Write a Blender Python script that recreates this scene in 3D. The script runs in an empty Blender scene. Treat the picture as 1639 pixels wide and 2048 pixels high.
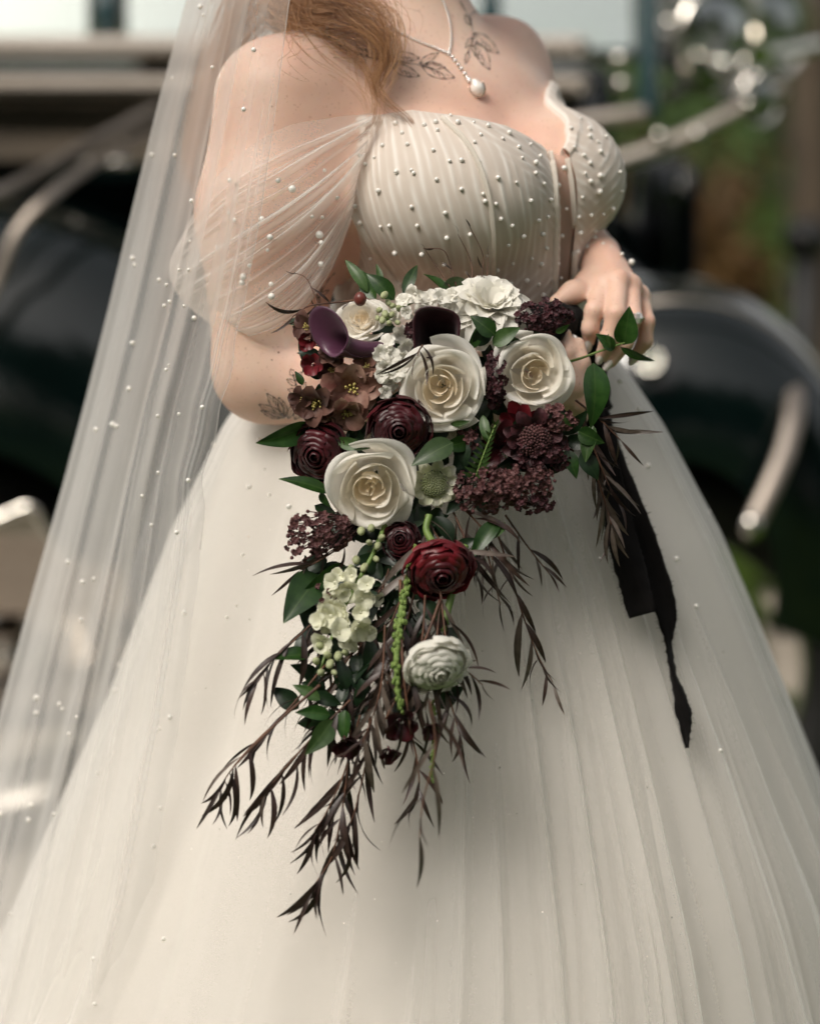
import bpy, math, random
import numpy as np
from mathutils import Vector, Matrix, Quaternion
from mathutils.bvhtree import BVHTree

random.seed(7); rng = np.random.default_rng(7)
scene = bpy.context.scene
R = math.radians

# ------------------------------------------------------------------ camera
PITCH = R(11.0); CAM = np.array((0.0, -2.55, 1.45)); K = 5070.0      # K: focal length in photo pixels
cam_data = bpy.data.cameras.new('camera')
cam_data.sensor_fit = 'VERTICAL'; cam_data.sensor_height = 36.0; cam_data.sensor_width = 36.0
cam_data.lens = K / 2048 * 36
cam_data.clip_start = 0.05; cam_data.clip_end = 1000
cam_data.dof.use_dof = True; cam_data.dof.focus_distance = 2.31; cam_data.dof.aperture_fstop = 2.1
cam = bpy.data.objects.new('camera', cam_data); scene.collection.objects.link(cam)
cam.location = CAM; cam.rotation_euler = (math.pi / 2 - PITCH, 0, 0)
scene.camera = cam

# ------------------------------------------------------------------ sky, sun, exposure
SUN_AZ, SUN_EL = R(-140), R(50)             # azimuth measured from +Y towards +X
SUN_DIR = Vector((math.sin(SUN_AZ) * math.cos(SUN_EL), math.cos(SUN_AZ) * math.cos(SUN_EL), math.sin(SUN_EL)))
world = bpy.data.worlds.new('World'); scene.world = world; world.use_nodes = True
wt = world.node_tree; wt.nodes.clear()
w_out = wt.nodes.new('ShaderNodeOutputWorld'); w_bg = wt.nodes.new('ShaderNodeBackground')
w_sky = wt.nodes.new('ShaderNodeTexSky'); w_sky.sky_type = 'NISHITA'; w_sky.sun_disc = False
w_sky.sun_elevation = SUN_EL; w_sky.sun_rotation = SUN_AZ
w_sky.air_density = 1.0; w_sky.dust_density = 4.0; w_sky.ozone_density = 1.0
w_hsv = wt.nodes.new('ShaderNodeHueSaturation'); w_hsv.inputs['Saturation'].default_value = 0.30   # thin high cloud
w_tint = wt.nodes.new('ShaderNodeMixRGB'); w_tint.blend_type = 'MULTIPLY'; w_tint.inputs[0].default_value = 1.0
w_tint.inputs[2].default_value = (1.05, 1.0, 0.93, 1)
wt.links.new(w_sky.outputs[0], w_hsv.inputs['Color']); wt.links.new(w_hsv.outputs[0], w_tint.inputs[1])
wt.links.new(w_tint.outputs[0], w_bg.inputs[0]); w_bg.inputs[1].default_value = 0.115
wt.links.new(w_bg.outputs[0], w_out.inputs[0])
sun_data = bpy.data.lights.new('sun', 'SUN'); sun_data.energy = 1.3; sun_data.angle = R(22); sun_data.color = (1.0, 0.95, 0.87)
sun = bpy.data.objects.new('sun', sun_data); scene.collection.objects.link(sun)
sun.location = (-4, -4, 6); sun.rotation_euler = SUN_DIR.to_track_quat('Z', 'Y').to_euler()
scene.view_settings.view_transform = 'Standard'; scene.view_settings.look = 'None'
scene.view_settings.exposure = 0.52; scene.view_settings.gamma = 1.0; scene.view_settings.use_curve_mapping = False
scene.render.engine = 'CYCLES'
scene.cycles.use_denoising = True
scene.cycles.max_bounces = 10; scene.cycles.diffuse_bounces = 4; scene.cycles.glossy_bounces = 4
scene.cycles.transmission_bounces = 4; scene.cycles.transparent_max_bounces = 24
scene.cycles.sample_clamp_indirect = 8.0

# ------------------------------------------------------------------ projection between photo pixels and places in the scene
CP, SP = math.cos(PITCH), math.sin(PITCH)
FWD = np.array((0, CP, -SP)); UPV = np.array((0, SP, CP)); RGT = np.array((1.0, 0, 0))
def U(px, py, y):
    d = FWD * K + RGT * (px - 819.5) + UPV * (1024 - py)
    return CAM + d * ((y - CAM[1]) / d[1])
def proj(P):
    v = np.asarray(P) - CAM; zc = v @ FWD
    return 819.5 + K * v[..., 0] / zc, 1024 - K * (v @ UPV) / zc
def raydir(px, py):
    d = FWD * K + RGT * (px - 819.5) + UPV * (1024 - py)
    return Vector(d / np.linalg.norm(d))
def mpp(y):                                   # metres per photo pixel at depth y
    return (y - CAM[1]) / CP / K

# ------------------------------------------------------------------ object helpers
COL = scene.collection
def make_mesh(name, V, F, smooth=True):
    me = bpy.data.meshes.new(name)
    V = np.asarray(V, dtype=float)
    me.from_pydata(V.tolist(), [], F.tolist() if isinstance(F, np.ndarray) else F)
    if smooth: me.polygons.foreach_set('use_smooth', [True] * len(me.polygons))
    me.update()
    return me
WM = {}                                        # world matrices of the objects built so far
def obj(name, me, mat=None, parent=None, M=None, **props):
    """link a mesh (or None for an Empty); M is its world matrix"""
    o = bpy.data.objects.new(name, me); COL.objects.link(o)
    M = Matrix.Identity(4) if M is None else M
    WM[o] = M.copy()
    if parent is not None:
        o.parent = parent; o.matrix_basis = WM[parent].inverted() @ M
    else:
        o.matrix_basis = M
    if mat is not None and me is not None and not me.materials:
        me.materials.append(mat)
    for k, v in props.items(): o[k] = v
    return o
def T(p): return Matrix.Translation(Vector(p))
def empty(name, loc, label, category, group=None, parent=None):
    o = obj(name, None, None, parent, T(loc))
    o.empty_display_size = 0.05
    o['label'] = label; o['category'] = category
    if group: o['group'] = group
    return o
def wobj(name, V, F, mat, parent=None, smooth=True, **props):
    """mesh given in world coordinates; its origin is put at its own centre"""
    V = np.asarray(V, dtype=float); c = (V.min(0) + V.max(0)) / 2
    return obj(name, make_mesh(name, V - c, F, smooth), mat, parent, T(c), **props)
def gridF(n, m, close_m=False):
    """faces of an n x m vertex grid (row major)"""
    i = np.arange(n - 1)[:, None]; j = np.arange(m if close_m else m - 1)[None, :]
    j2 = (j + 1) % m
    return np.stack([i * m + j, i * m + j2, (i + 1) * m + j2, (i + 1) * m + j], -1).reshape(-1, 4)
def join(parts):
    Vs, Fs, o = [], [], 0
    for V, F in parts:
        Vs.append(np.asarray(V, float)); Fs += [[int(a) + o for a in f] for f in F]; o += len(V)
    return np.concatenate(Vs), Fs
def spline(P, n):
    """Catmull-Rom through control points, n samples"""
    P = np.asarray(P, float)
    if len(P) == 2: 
        t = np.linspace(0, 1, n)[:, None]; return P[0] * (1 - t) + P[1] * t
    Q = np.vstack([2 * P[0] - P[1], P, 2 * P[-1] - P[-2]])
    t = np.linspace(0, len(P) - 1 - 1e-9, n); i = t.astype(int); f = (t - i)[:, None]
    a, b, c, d = Q[i], Q[i + 1], Q[i + 2], Q[i + 3]
    return 0.5 * (2 * b + (c - a) * f + (2 * a - 5 * b + 4 * c - d) * f ** 2 + (3 * b - a - 3 * c + d) * f ** 3)
def frames(P):
    Tn = np.gradient(P, axis=0); Tn /= np.linalg.norm(Tn, axis=1)[:, None] + 1e-12
    n = np.cross(Tn[0], (0.3, 0.9, 0.2)); n /= np.linalg.norm(n)
    N = np.empty_like(P)
    for i in range(len(P)):
        n = n - Tn[i] * (n @ Tn[i]); n /= np.linalg.norm(n) + 1e-12; N[i] = n
    return Tn, N, np.cross(Tn, N)
def tube(P, r, k=6, cap=True, flat=1.0):
    P = np.asarray(P, float); n = len(P); r = np.broadcast_to(np.asarray(r, float), (n,))
    Tn, N, B = frames(P)
    a = np.linspace(0, 2 * math.pi, k, endpoint=False)
    V = P[:, None] + r[:, None, None] * (np.cos(a)[None, :, None] * N[:, None] + flat * np.sin(a)[None, :, None] * B[:, None])
    F = gridF(n, k, True).tolist()
    if cap: F += [list(range(k))[::-1], list(range((n - 1) * k, n * k))]
    return V.reshape(-1, 3), F
def sphere(r=1.0, nu=12, nv=8, sx=1, sy=1, sz=1):
    V = [(0, 0, r * sz)]; F = []
    for i in range(1, nv):
        a = math.pi * i / nv
        for j in range(nu):
            b = 2 * math.pi * j / nu
            V.append((r * sx * math.sin(a) * math.cos(b), r * sy * math.sin(a) * math.sin(b), r * sz * math.cos(a)))
    V.append((0, 0, -r * sz)); last = len(V) - 1
    for j in range(nu):
        F.append([0, 1 + j, 1 + (j + 1) % nu])
        F.append([last, 1 + (nv - 2) * nu + (j + 1) % nu, 1 + (nv - 2) * nu + j])
    for i in range(nv - 2):
        for j in range(nu):
            a = 1 + i * nu + j; b = 1 + i * nu + (j + 1) % nu
            F.append([a, a + nu, b + nu, b])
    return np.array(V), F
def boxm(c, s, bev=0.0):
    c = np.array(c, float); h = np.array(s, float) / 2
    if bev <= 0:
        V = [c + h * np.array((x, y, z)) for x in (-1, 1) for y in (-1, 1) for z in (-1, 1)]
        F = [[0, 1, 3, 2], [4, 6, 7, 5], [0, 4, 5, 1], [2, 3, 7, 6], [0, 2, 6, 4], [1, 5, 7, 3]]
        return np.array(V), F
    # bevelled: rounded profile in X-Z, chamfered in Y
    k = 4; prof = []
    for (sx, sz, a0) in ((1, 1, 0), (-1, 1, 90), (-1, -1, 180), (1, -1, 270)):
        for q in range(k + 1):
            a = R(a0 + 90 * q / k)
            prof.append((sx * (h[0] - bev) + bev * math.cos(a), sz * (h[2] - bev) + bev * math.sin(a)))
    rows = []
    for (yy, sc) in ((-h[1], bev), (-h[1] + bev, 0), (h[1] - bev, 0), (h[1], bev)):
        rows.append([(x - math.copysign(sc, x) if abs(x) > sc else x, yy, z - math.copysign(sc, z) if abs(z) > sc else z) for x, z in prof])
    V = np.array(rows).reshape(-1, 3) + c; m = len(prof)
    F = gridF(4, m, True).tolist() + [list(range(m)), list(range(3 * m, 4 * m))[::-1]]
    return V, F

# ------------------------------------------------------------------ signed distance shapes -> one continuous mesh (surface nets)
class Cone:                                     # tapered capsule
    def __init__(s, a, ra, b, rb, k=0.02, sub=False):
        s.a, s.b, s.ra, s.rb, s.k, s.sub = np.array(a, float), np.array(b, float), ra, rb, k, sub
    def box(s):
        m = max(s.ra, s.rb) + s.k * 1.2 + 0.012
        return np.minimum(s.a, s.b) - m, np.maximum(s.a, s.b) + m
    def d(s, p):
        ab = s.b - s.a; h = np.clip(((p - s.a) @ ab) / (ab @ ab), 0, 1)
        return np.linalg.norm(p - s.a - h[..., None] * ab, axis=-1) - (s.ra + (s.rb - s.ra) * h)
class Ell:                                      # ellipsoid turned about z
    def __init__(s, c, r, rot=0.0, k=0.03, M=None, sub=False):
        s.c, s.r, s.k, s.sub = np.array(c, float), np.array(r, float), k, sub
        c_, s_ = math.cos(rot), math.sin(rot)
        s.M = np.array(((c_, s_, 0), (-s_, c_, 0), (0, 0, 1.0))) if M is None else M
    def box(s):
        e = np.sqrt(((s.M.T * s.r) ** 2).sum(1)) + s.k * 1.2 + 0.012
        return s.c - e, s.c + e
    def d(s, p):
        q = (p - s.c) @ s.M.T
        k0 = np.linalg.norm(q / s.r, axis=-1); k1 = np.linalg.norm(q / s.r ** 2, axis=-1) + 1e-9
        return k0 * (k0 - 1) / k1
def smin(a, b, k):
    h = np.clip(0.5 + 0.5 * (b - a) / k, 0, 1)
    return b + (a - b) * h - k * h * (1 - h)
def sdf_at(prims, p):
    d = np.full(p.shape[:-1], 1.0)
    for q in prims:
        d = -smin(-d, q.d(p), q.k) if q.sub else smin(d, q.d(p), q.k)
    return d
def sdf_mesh(prims, h, clip=None, pad=0.0):
    lo = np.min([q.box()[0] for q in prims if not q.sub], 0); hi = np.max([q.box()[1] for q in prims if not q.sub], 0)
    if clip is not None: lo = np.maximum(lo, clip[0]); hi = np.minimum(hi, clip[1])
    n = np.ceil((hi - lo) / h).astype(int) + 1
    D = np.full(n, 1.0, np.float32)
    ax = [lo[i] + h * np.arange(n[i]) for i in range(3)]
    for q in prims:
        bl, bh = q.box()
        i0 = np.clip(((bl - lo) / h).astype(int), 0, n); i1 = np.clip(((bh - lo) / h).astype(int) + 2, 0, n)
        if np.any(i1 <= i0): continue
        P = np.stack(np.meshgrid(*[ax[i][i0[i]:i1[i]] for i in range(3)], indexing='ij'), -1)
        sl = tuple(slice(i0[i], i1[i]) for i in range(3)); dq = q.d(P)
        D[sl] = -smin(-D[sl], dq, q.k) if q.sub else smin(D[sl], dq, q.k)
    S = D < 0
    c = [S[a:n[0] - 1 + a, b:n[1] - 1 + b, e:n[2] - 1 + e] for a in (0, 1) for b in (0, 1) for e in (0, 1)]
    cnt = sum(x.astype(np.int8) for x in c)
    act = np.argwhere((cnt > 0) & (cnt < 8))
    idx = np.full(n - 1, -1, np.int64); idx[tuple(act.T)] = np.arange(len(act))
    corners = np.array([(a, b, e) for a in (0, 1) for b in (0, 1) for e in (0, 1)])
    vals = np.stack([D[tuple((act + k).T)] for k in corners], 1)
    acc = np.zeros((len(act), 3)); num = np.zeros(len(act))
    for i in range(8):
        for j in range(i + 1, 8):
            if np.abs(corners[i] - corners[j]).sum() != 1: continue
            m = (vals[:, i] < 0) != (vals[:, j] < 0)
            t = np.where(m, vals[:, i] / np.where(m, vals[:, i] - vals[:, j], 1), 0)
            acc += np.where(m[:, None], corners[i] + t[:, None] * (corners[j] - corners[i]), 0); num += m
    V = lo + h * (act + acc / num[:, None])
    F = []
    for a in range(3):
        b, e = (a + 1) % 3, (a + 2) % 3
        s0 = [slice(None)] * 3; s1 = [slice(None)] * 3
        s0[a] = slice(0, n[a] - 1); s1[a] = slice(1, n[a])
        E = np.argwhere(S[tuple(s0)] != S[tuple(s1)])
        E = E[(E[:, b] > 0) & (E[:, e] > 0) & (E[:, b] < n[b] - 1) & (E[:, e] < n[e] - 1)]
        ins = S[tuple(E.T)]
        eb = np.eye(3, dtype=int)[b]; ee = np.eye(3, dtype=int)[e]
        q = np.stack([idx[tuple((E - eb - ee).T)], idx[tuple((E - ee).T)], idx[tuple(E.T)], idx[tuple((E - eb).T)]], 1)
        q[~ins] = q[~ins][:, ::-1]
        F.append(q)
    return V, np.concatenate(F)
def smooth_mesh(V, F, it=2, lam=0.5):
    V = V.copy(); F = np.asarray(F); e = np.concatenate([F[:, [0, 1]], F[:, [1, 2]], F[:, [2, 3]], F[:, [3, 0]]])
    for _ in range(it):
        s = np.zeros_like(V); n = np.zeros(len(V))
        for a, b in ((0, 1), (1, 0)):
            for ax_ in range(3): s[:, ax_] += np.bincount(e[:, a], V[e[:, b], ax_], len(V))
            n += np.bincount(e[:, a], minlength=len(V))
        V += lam * (s / np.maximum(n, 1)[:, None] - V)
    return V
def bvh(V, F): return BVHTree.FromPolygons([tuple(v) for v in V], [tuple(int(i) for i in f) for f in F])
def hit(tree, px, py):
    p, nrm, _, _ = tree.ray_cast(Vector(CAM), raydir(px, py))
    if p is None: return None, None
    if nrm.dot(raydir(px, py)) > 0: nrm = -nrm
    return p, nrm

# ------------------------------------------------------------------ materials
def lin(r, g, b):
    f = lambda c: ((c / 255 + 0.055) / 1.055) ** 2.4 if c > 10 else c / 255 / 12.92
    return (f(r), f(g), f(b), 1)
def pmat(name, col, rough=0.5, metal=0.0, col2=None, nscale=40.0, detail=3.0, bump=0.0, bscale=None, sss=0.0, sss_r=(0.01, 0.004, 0.002),
         coat=0.0, spec=0.5, sheen=0.0, transl=0.0, tcol=None, stretch=None, cpos=(0.35, 0.65), rand=0.0):
    m = bpy.data.materials.new(name); m.use_nodes = True; nt = m.node_tree; N = nt.nodes; Lk = nt.links
    b = N['Principled BSDF']; out = N['Material Output']
    b.inputs['Roughness'].default_value = rough; b.inputs['Metallic'].default_value = metal
    b.inputs['Specular IOR Level'].default_value = spec; b.inputs['Coat Weight'].default_value = coat
    b.inputs['Coat Roughness'].default_value = 0.05
    b.inputs['Sheen Weight'].default_value = sheen
    if sss:
        b.inputs['Subsurface Weight'].default_value = sss; b.inputs['Subsurface Radius'].default_value = sss_r
        b.inputs['Subsurface Scale'].default_value = 1.0
    tc = N.new('ShaderNodeTexCoord'); mp = N.new('ShaderNodeMapping'); Lk.new(tc.outputs['Object'], mp.inputs[0])
    if stretch: mp.inputs['Scale'].default_value = stretch
    no = N.new('ShaderNodeTexNoise'); no.inputs['Scale'].default_value = nscale; no.inputs['Detail'].default_value = detail
    Lk.new(mp.outputs[0], no.inputs['Vector'])
    ra = N.new('ShaderNodeValToRGB'); ra.color_ramp.elements[0].position, ra.color_ramp.elements[1].position = cpos
    ra.color_ramp.elements[0].color = col; ra.color_ramp.elements[1].color = col2 if col2 else col
    Lk.new(no.outputs[0], ra.inputs[0]); csock = ra.outputs[0]
    if rand:
        oi = N.new('ShaderNodeObjectInfo'); hs = N.new('ShaderNodeHueSaturation'); mr = N.new('ShaderNodeMapRange')
        mr.inputs['To Min'].default_value = 1 - rand; mr.inputs['To Max'].default_value = 1 + rand
        Lk.new(oi.outputs['Random'], mr.inputs[0]); Lk.new(mr.outputs[0], hs.inputs['Value']); Lk.new(csock, hs.inputs['Color']); csock = hs.outputs[0]
    Lk.new(csock, b.inputs['Base Color'])
    if bump:
        bn = N.new('ShaderNodeTexNoise'); bn.inputs['Scale'].default_value = bscale or nscale * 4; bn.inputs['Detail'].default_value = 3
        Lk.new(mp.outputs[0], bn.inputs['Vector'])
        bu = N.new('ShaderNodeBump'); bu.inputs['Strength'].default_value = bump; bu.inputs['Distance'].default_value = 0.001
        Lk.new(bn.outputs[0], bu.inputs['Height']); Lk.new(bu.outputs[0], b.inputs['Normal'])
    if transl:
        tr = N.new('ShaderNodeBsdfTranslucent'); mx = N.new('ShaderNodeMixShader'); mx.inputs[0].default_value = transl
        if tcol: tr.inputs[0].default_value = tcol
        else: Lk.new(csock, tr.inputs[0])
        Lk.new(b.outputs[0], mx.inputs[1]); Lk.new(tr.outputs[0], mx.inputs[2]); Lk.new(mx.outputs[0], out.inputs[0])
    return m
def tulle(name, col, base=0.3, edge=0.6, power=2.5, transl=0.45, nscale=600.0, namp=0.03):
    """sheer net: a fraction of the area is thread, and more thread is crossed where the cloth is seen edge-on"""
    m = bpy.data.materials.new(name); m.use_nodes = True; nt = m.node_tree; N = nt.nodes; Lk = nt.links; N.clear()
    out = N.new('ShaderNodeOutputMaterial'); mx = N.new('ShaderNodeMixShader'); tp = N.new('ShaderNodeBsdfTransparent')
    di = N.new('ShaderNodeBsdfDiffuse'); di.inputs[0].default_value = col
    tr = N.new('ShaderNodeBsdfTranslucent'); tr.inputs[0].default_value = col
    cl = N.new('ShaderNodeMixShader'); cl.inputs[0].default_value = transl
    Lk.new(di.outputs[0], cl.inputs[1]); Lk.new(tr.outputs[0], cl.inputs[2])
    lw = N.new('ShaderNodeLayerWeight'); lw.inputs[0].default_value = 0.5
    pw = N.new('ShaderNodeMath'); pw.operation = 'POWER'; pw.inputs[1].default_value = power; Lk.new(lw.outputs['Facing'], pw.inputs[0])
    mu = N.new('ShaderNodeMath'); mu.operation = 'MULTIPLY_ADD'; mu.inputs[1].default_value = edge; mu.inputs[2].default_value = base - namp / 2
    Lk.new(pw.outputs[0], mu.inputs[0])
    tc = N.new('ShaderNodeTexCoord'); no = N.new('ShaderNodeTexNoise'); no.inputs['Scale'].default_value = nscale; Lk.new(tc.outputs['Object'], no.inputs['Vector'])
    ad = N.new('ShaderNodeMath'); ad.operation = 'MULTIPLY_ADD'; ad.inputs[1].default_value = namp; Lk.new(no.outputs[0], ad.inputs[0]); Lk.new(mu.outputs[0], ad.inputs[2])
    ad.use_clamp = True
    Lk.new(ad.outputs[0], mx.inputs[0]); Lk.new(tp.outputs[0], mx.inputs[1]); Lk.new(cl.outputs[0], mx.inputs[2]); Lk.new(mx.outputs[0], out.inputs[0])
    return m
# ================================================================== the setting: lawn, paving, trees
GRASS = pmat('lawn', (0.018, 0.042, 0.006, 1), 0.9, col2=(0.060, 0.105, 0.015, 1), nscale=0.9, detail=8, bump=0.6, bscale=60, spec=0.15)
# a gently uneven sheet reaching the horizon
ng = 90; gx = np.sinh(np.linspace(-1, 1, ng) * 5.2) / math.sinh(5.2) * 260
GX, GY = np.meshgrid(gx, gx, indexing='ij')
dist = np.hypot(GX, GY - 1.5); GZ = 0.25 * np.sin(GX * 0.11 + 1) * np.sin(GY * 0.13) * np.clip((dist - 6) / 20, 0, 1)
ground = obj('ground', make_mesh('ground', np.stack([GX, GY, GZ], -1).reshape(-1, 3), gridF(ng, ng)), GRASS, None, None, kind='structure')
SLAB = pmat('pale_stone', (0.30, 0.27, 0.23, 1), 0.7, col2=(0.42, 0.385, 0.335, 1), nscale=7, detail=6, bump=0.4, bscale=120)
path = obj('path', make_mesh('path', *boxm((0, 0, 0), (4.4, 2.3, 0.02))), pmat('path_bed', (0.16, 0.14, 0.12, 1), 0.9, col2=(0.22, 0.2, 0.17, 1), nscale=20), None, T((-2.05, 1.0, 0.014)), kind='structure')
slab_me = make_mesh('paving_slab', *boxm((0, 0, 0), (1.06, 0.185, 0.03), 0.006), False)
for i in range(4):
    for j in range(11):
        obj('paving_slab', slab_me, SLAB, path, T((-3.7 + i * 1.08 + (j % 2) * 0.2, 0.0 + j * 0.2, 0.034 + random.uniform(0, 0.004))) @ Matrix.Rotation(random.uniform(-0.004, 0.004), 4, 'Z'))

BARK = pmat('bark', (0.045, 0.032, 0.022, 1), 0.9, col2=(0.13, 0.095, 0.065, 1), nscale=9, detail=6, bump=0.9, bscale=40, stretch=(1, 1, 0.2))
LEAF_G = pmat('tree_leaf_green', (0.018, 0.040, 0.010, 1), 0.55, col2=(0.055, 0.085, 0.02, 1), nscale=3, transl=0.25)
LEAF_B = pmat('tree_leaf_bronze', (0.075, 0.036, 0.012, 1), 0.55, col2=(0.16, 0.085, 0.022, 1), nscale=3, transl=0.25)
LEAF_L = pmat('tree_leaf_fresh', (0.05, 0.095, 0.015, 1), 0.55, col2=(0.10, 0.15, 0.03, 1), nscale=3, transl=0.3)
def leaf_cloud(n, rx, ry, rz, size, seed, clumps=16):
    g = np.random.default_rng(seed)
    cc = g.normal(size=(clumps, 3)); cc /= np.linalg.norm(cc, axis=1)[:, None]; cc *= g.uniform(0.35, 0.95, (clumps, 1))
    k = g.integers(0, clumps, n); p = cc[k] + g.normal(size=(n, 3)) * 0.21
    p *= np.array((rx, ry, rz))
    a = g.normal(size=(n, 3)); a /= np.linalg.norm(a, axis=1)[:, None]
    b = np.cross(a, g.normal(size=(n, 3))); b /= np.linalg.norm(b, axis=1)[:, None]
    s = size * g.uniform(0.6, 1.3, (n, 1)); a *= s; b *= s * 0.5
    V = np.stack([p - a, p + b, p + a, p - b], 1).reshape(-1, 3)
    return V, np.arange(4 * n).reshape(-1, 4)
def tree(name, loc, h, r, leafm, label, category, seed, n=3800, trunk_r=0.17, group='trees beyond the lawn', low=0.30, size=0.10):
    t = empty(name, loc, label, category, group)
    g = np.random.default_rng(seed); base = np.array(loc, float)
    tr = spline(base + np.array([(0, 0, -0.1), (g.uniform(-.1, .1), g.uniform(-.1, .1), h * 0.3), (g.uniform(-.25, .25), g.uniform(-.2, .2), h * 0.62), (g.uniform(-.3, .3), 0, h * 0.88)]), 22)
    parts = [tube(tr, np.linspace(trunk_r, 0.03, 22), 9)]
    for k in range(7):
        s = tr[int(6 + k * 2)]; a = g.uniform(0, 6.28); e = s + np.array((math.cos(a) * r * 0.7, math.sin(a) * r * 0.7, g.uniform(0.3, 1.0)))
        parts.append(tube(spline([s, (s + e) / 2 + (0, 0, 0.12), e], 8), np.linspace(trunk_r * 0.4, 0.015, 8), 6))
    wobj('trunk', *join(parts), BARK, t)
    V, F = leaf_cloud(n, r, r, h * (1 - low) / 2, size, seed)
    wobj('crown', V + base + np.array((0, 0, h * (0.5 + low / 2))), F, leafm, t, False)
    return t
tree('broadleaf_tree', (3.3, 18.5, 0), 6.5, 2.3, LEAF_B, 'bronze-leaved tree at the far right beyond the lawn', 'tree', 21)
tree('broadleaf_tree', (4.6, 22.0, 0), 8.0, 2.8, LEAF_G, 'dark green tree at the right edge behind the black post', 'tree', 22)
tree('broadleaf_tree', (0.4, 14.0, 0), 8.5, 3.0, LEAF_G, 'green tree seen through the windscreen of the car', 'tree', 23)
tree('broadleaf_tree', (-3.0, 13.0, 0), 8.0, 3.0, LEAF_L, 'fresh green tree seen above the car door at the left', 'tree', 24)
tree('broadleaf_tree', (1.44, 6.4, 0), 4.8, 0.9, LEAF_B, 'slim tree with a tan trunk at the upper right corner', 'tree', 25, 1500, 0.10, low=0.45)
# a hedge closing off the lawn
hg = [leaf_cloud(5200, 8.0, 0.8, 1.0, 0.075, 31, 60)]
hedge = empty('hedge', (1.5, 17.5, 0), 'dark clipped hedge along the far side of the lawn', 'hedge')
V, F = join(hg); wobj('foliage', V + np.array((1.5, 17.5, 1.0)), F, LEAF_G, hedge, False)
for x in np.arange(-5, 8.1, 1.3): wobj('stem', *tube([(x, 17.5, 0), (x + 0.1, 17.5, 0.9)], [0.05, 0.03], 6), BARK, hedge)

# the wood behind the photographer, which the car's paint and glass mirror
wd = []
for k in range(46):
    a = R(100 + 160 * k / 45) + random.uniform(-0.02, 0.02); rr = random.uniform(13, 17); hh = random.uniform(8.5, 11.5)
    V, F = leaf_cloud(560, 1.8, 1.8, hh * 0.45, 0.32, 500 + k, 9); wd.append((V + np.array((math.sin(a) * rr, math.cos(a) * rr, hh * 0.5)), F))
    wd.append(tube([(math.sin(a) * rr, math.cos(a) * rr, 0), (math.sin(a) * rr, math.cos(a) * rr, hh * 0.7)], [0.2, 0.08], 6))
wobj('woodland', *join(wd), LEAF_G, None, False, kind='stuff', label='dark wood mirrored in the paint of the car', category='woodland')

# a low shrub between car and lawn
def shrub(loc, r, h, m, label, seed, n=1400):
    s = empty('shrub', loc, label, 'shrub', 'shrubs beside the lawn')
    V, F = leaf_cloud(n, r, r, h / 2, 0.045, seed, 12); wobj('foliage', V + np.array(loc) + np.array((0, 0, h / 2 + 0.05)), F, m, s, False)
    g = np.random.default_rng(seed)
    wobj('stem', *join([tube(spline([np.array(loc), np.array(loc) + (g.uniform(-.4, .4) * r, g.uniform(-.4, .4) * r, h * 0.5), np.array(loc) + (g.uniform(-.8, .8) * r, g.uniform(-.8, .8) * r, h * 0.9)], 7), np.linspace(0.012, 0.004, 7), 5) for _ in range(6)]), BARK, s)
shrub((2.35, 5.4, 0), 0.5, 0.9, LEAF_G, 'dark leafy shrub behind the bumper at the right edge', 41)
shrub((0.98, 6.6, 0), 0.36, 1.0, LEAF_B, 'rust-brown shrub above the front wing of the car', 42)

# black post standing on the grass at the right
POSTM = pmat('black_iron', (0.006, 0.006, 0.006, 1), 0.45, col2=(0.014, 0.013, 0.012, 1), nscale=12, bump=0.2)
pb = U(1585, 1272, 2.9); pbase = (pb[0], pb[1], 0)
post = empty('garden_post', pbase, 'black iron post standing on the grass behind the bumper', 'post')
wobj('post_shaft', *tube(np.array([(pb[0], pb[1], z) for z in (0, 0.05, 0.06, 0.5, 0.95)]), [0.05, 0.05, 0.034, 0.033, 0.031], 14), POSTM, post)
wobj('post_cap', *(lambda s: (s[0] + np.array((pb[0], pb[1], 0.985)), s[1]))(sphere(0.05, 14, 10)), POSTM, post)

# ================================================================== the vintage car
PAINT = pmat('bottle_green_paint', (0.0012, 0.0042, 0.0042, 1), 0.12, col2=(0.0018, 0.0055, 0.0052, 1), nscale=3, coat=0.7, spec=0.3)
PAINT.node_tree.nodes['Principled BSDF'].inputs['Coat IOR'].default_value = 1.5
TEAL = pmat('blue_green_paint', (0.018, 0.050, 0.058, 1), 0.25, col2=(0.022, 0.056, 0.064, 1), nscale=3, coat=0.8)
CHROME = pmat('chrome', (0.72, 0.68, 0.62, 1), 0.10, 1.0, col2=(0.76, 0.72, 0.66, 1), nscale=9)
BRIGHT = pmat('brushed_alloy', (0.50, 0.44, 0.385, 1), 0.42, 1.0, col2=(0.56, 0.50, 0.44, 1), nscale=30, stretch=(0.05, 1, 1))
DULL = pmat('dull_trim_metal', (0.30, 0.26, 0.225, 1), 0.5, 1.0, col2=(0.36, 0.315, 0.275, 1), nscale=30)  # darker, rougher metal for the bumper and wing mouldings
BRASS = pmat('brass_strip', (0.42, 0.33, 0.19, 1), 0.35, 1.0, col2=(0.48, 0.38, 0.22, 1), nscale=30)
RUBBER = pmat('black_rubber', (0.008, 0.008, 0.008, 1), 0.7, col2=(0.016, 0.015, 0.014, 1), nscale=30, bump=0.2)
CREAM = pmat('cream_reflection_trim', (0.50, 0.44, 0.38, 1), 0.35, col2=(0.56, 0.50, 0.44, 1), nscale=6, coat=0.3)  # pale base colour stands in for bright reflections in polished mouldings
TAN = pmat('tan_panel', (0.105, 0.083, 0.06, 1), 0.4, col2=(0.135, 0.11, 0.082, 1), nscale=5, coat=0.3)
SEAT = pmat('brown_leather', (0.10, 0.062, 0.042, 1), 0.5, col2=(0.15, 0.10, 0.07, 1), nscale=25, bump=0.3)
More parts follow.
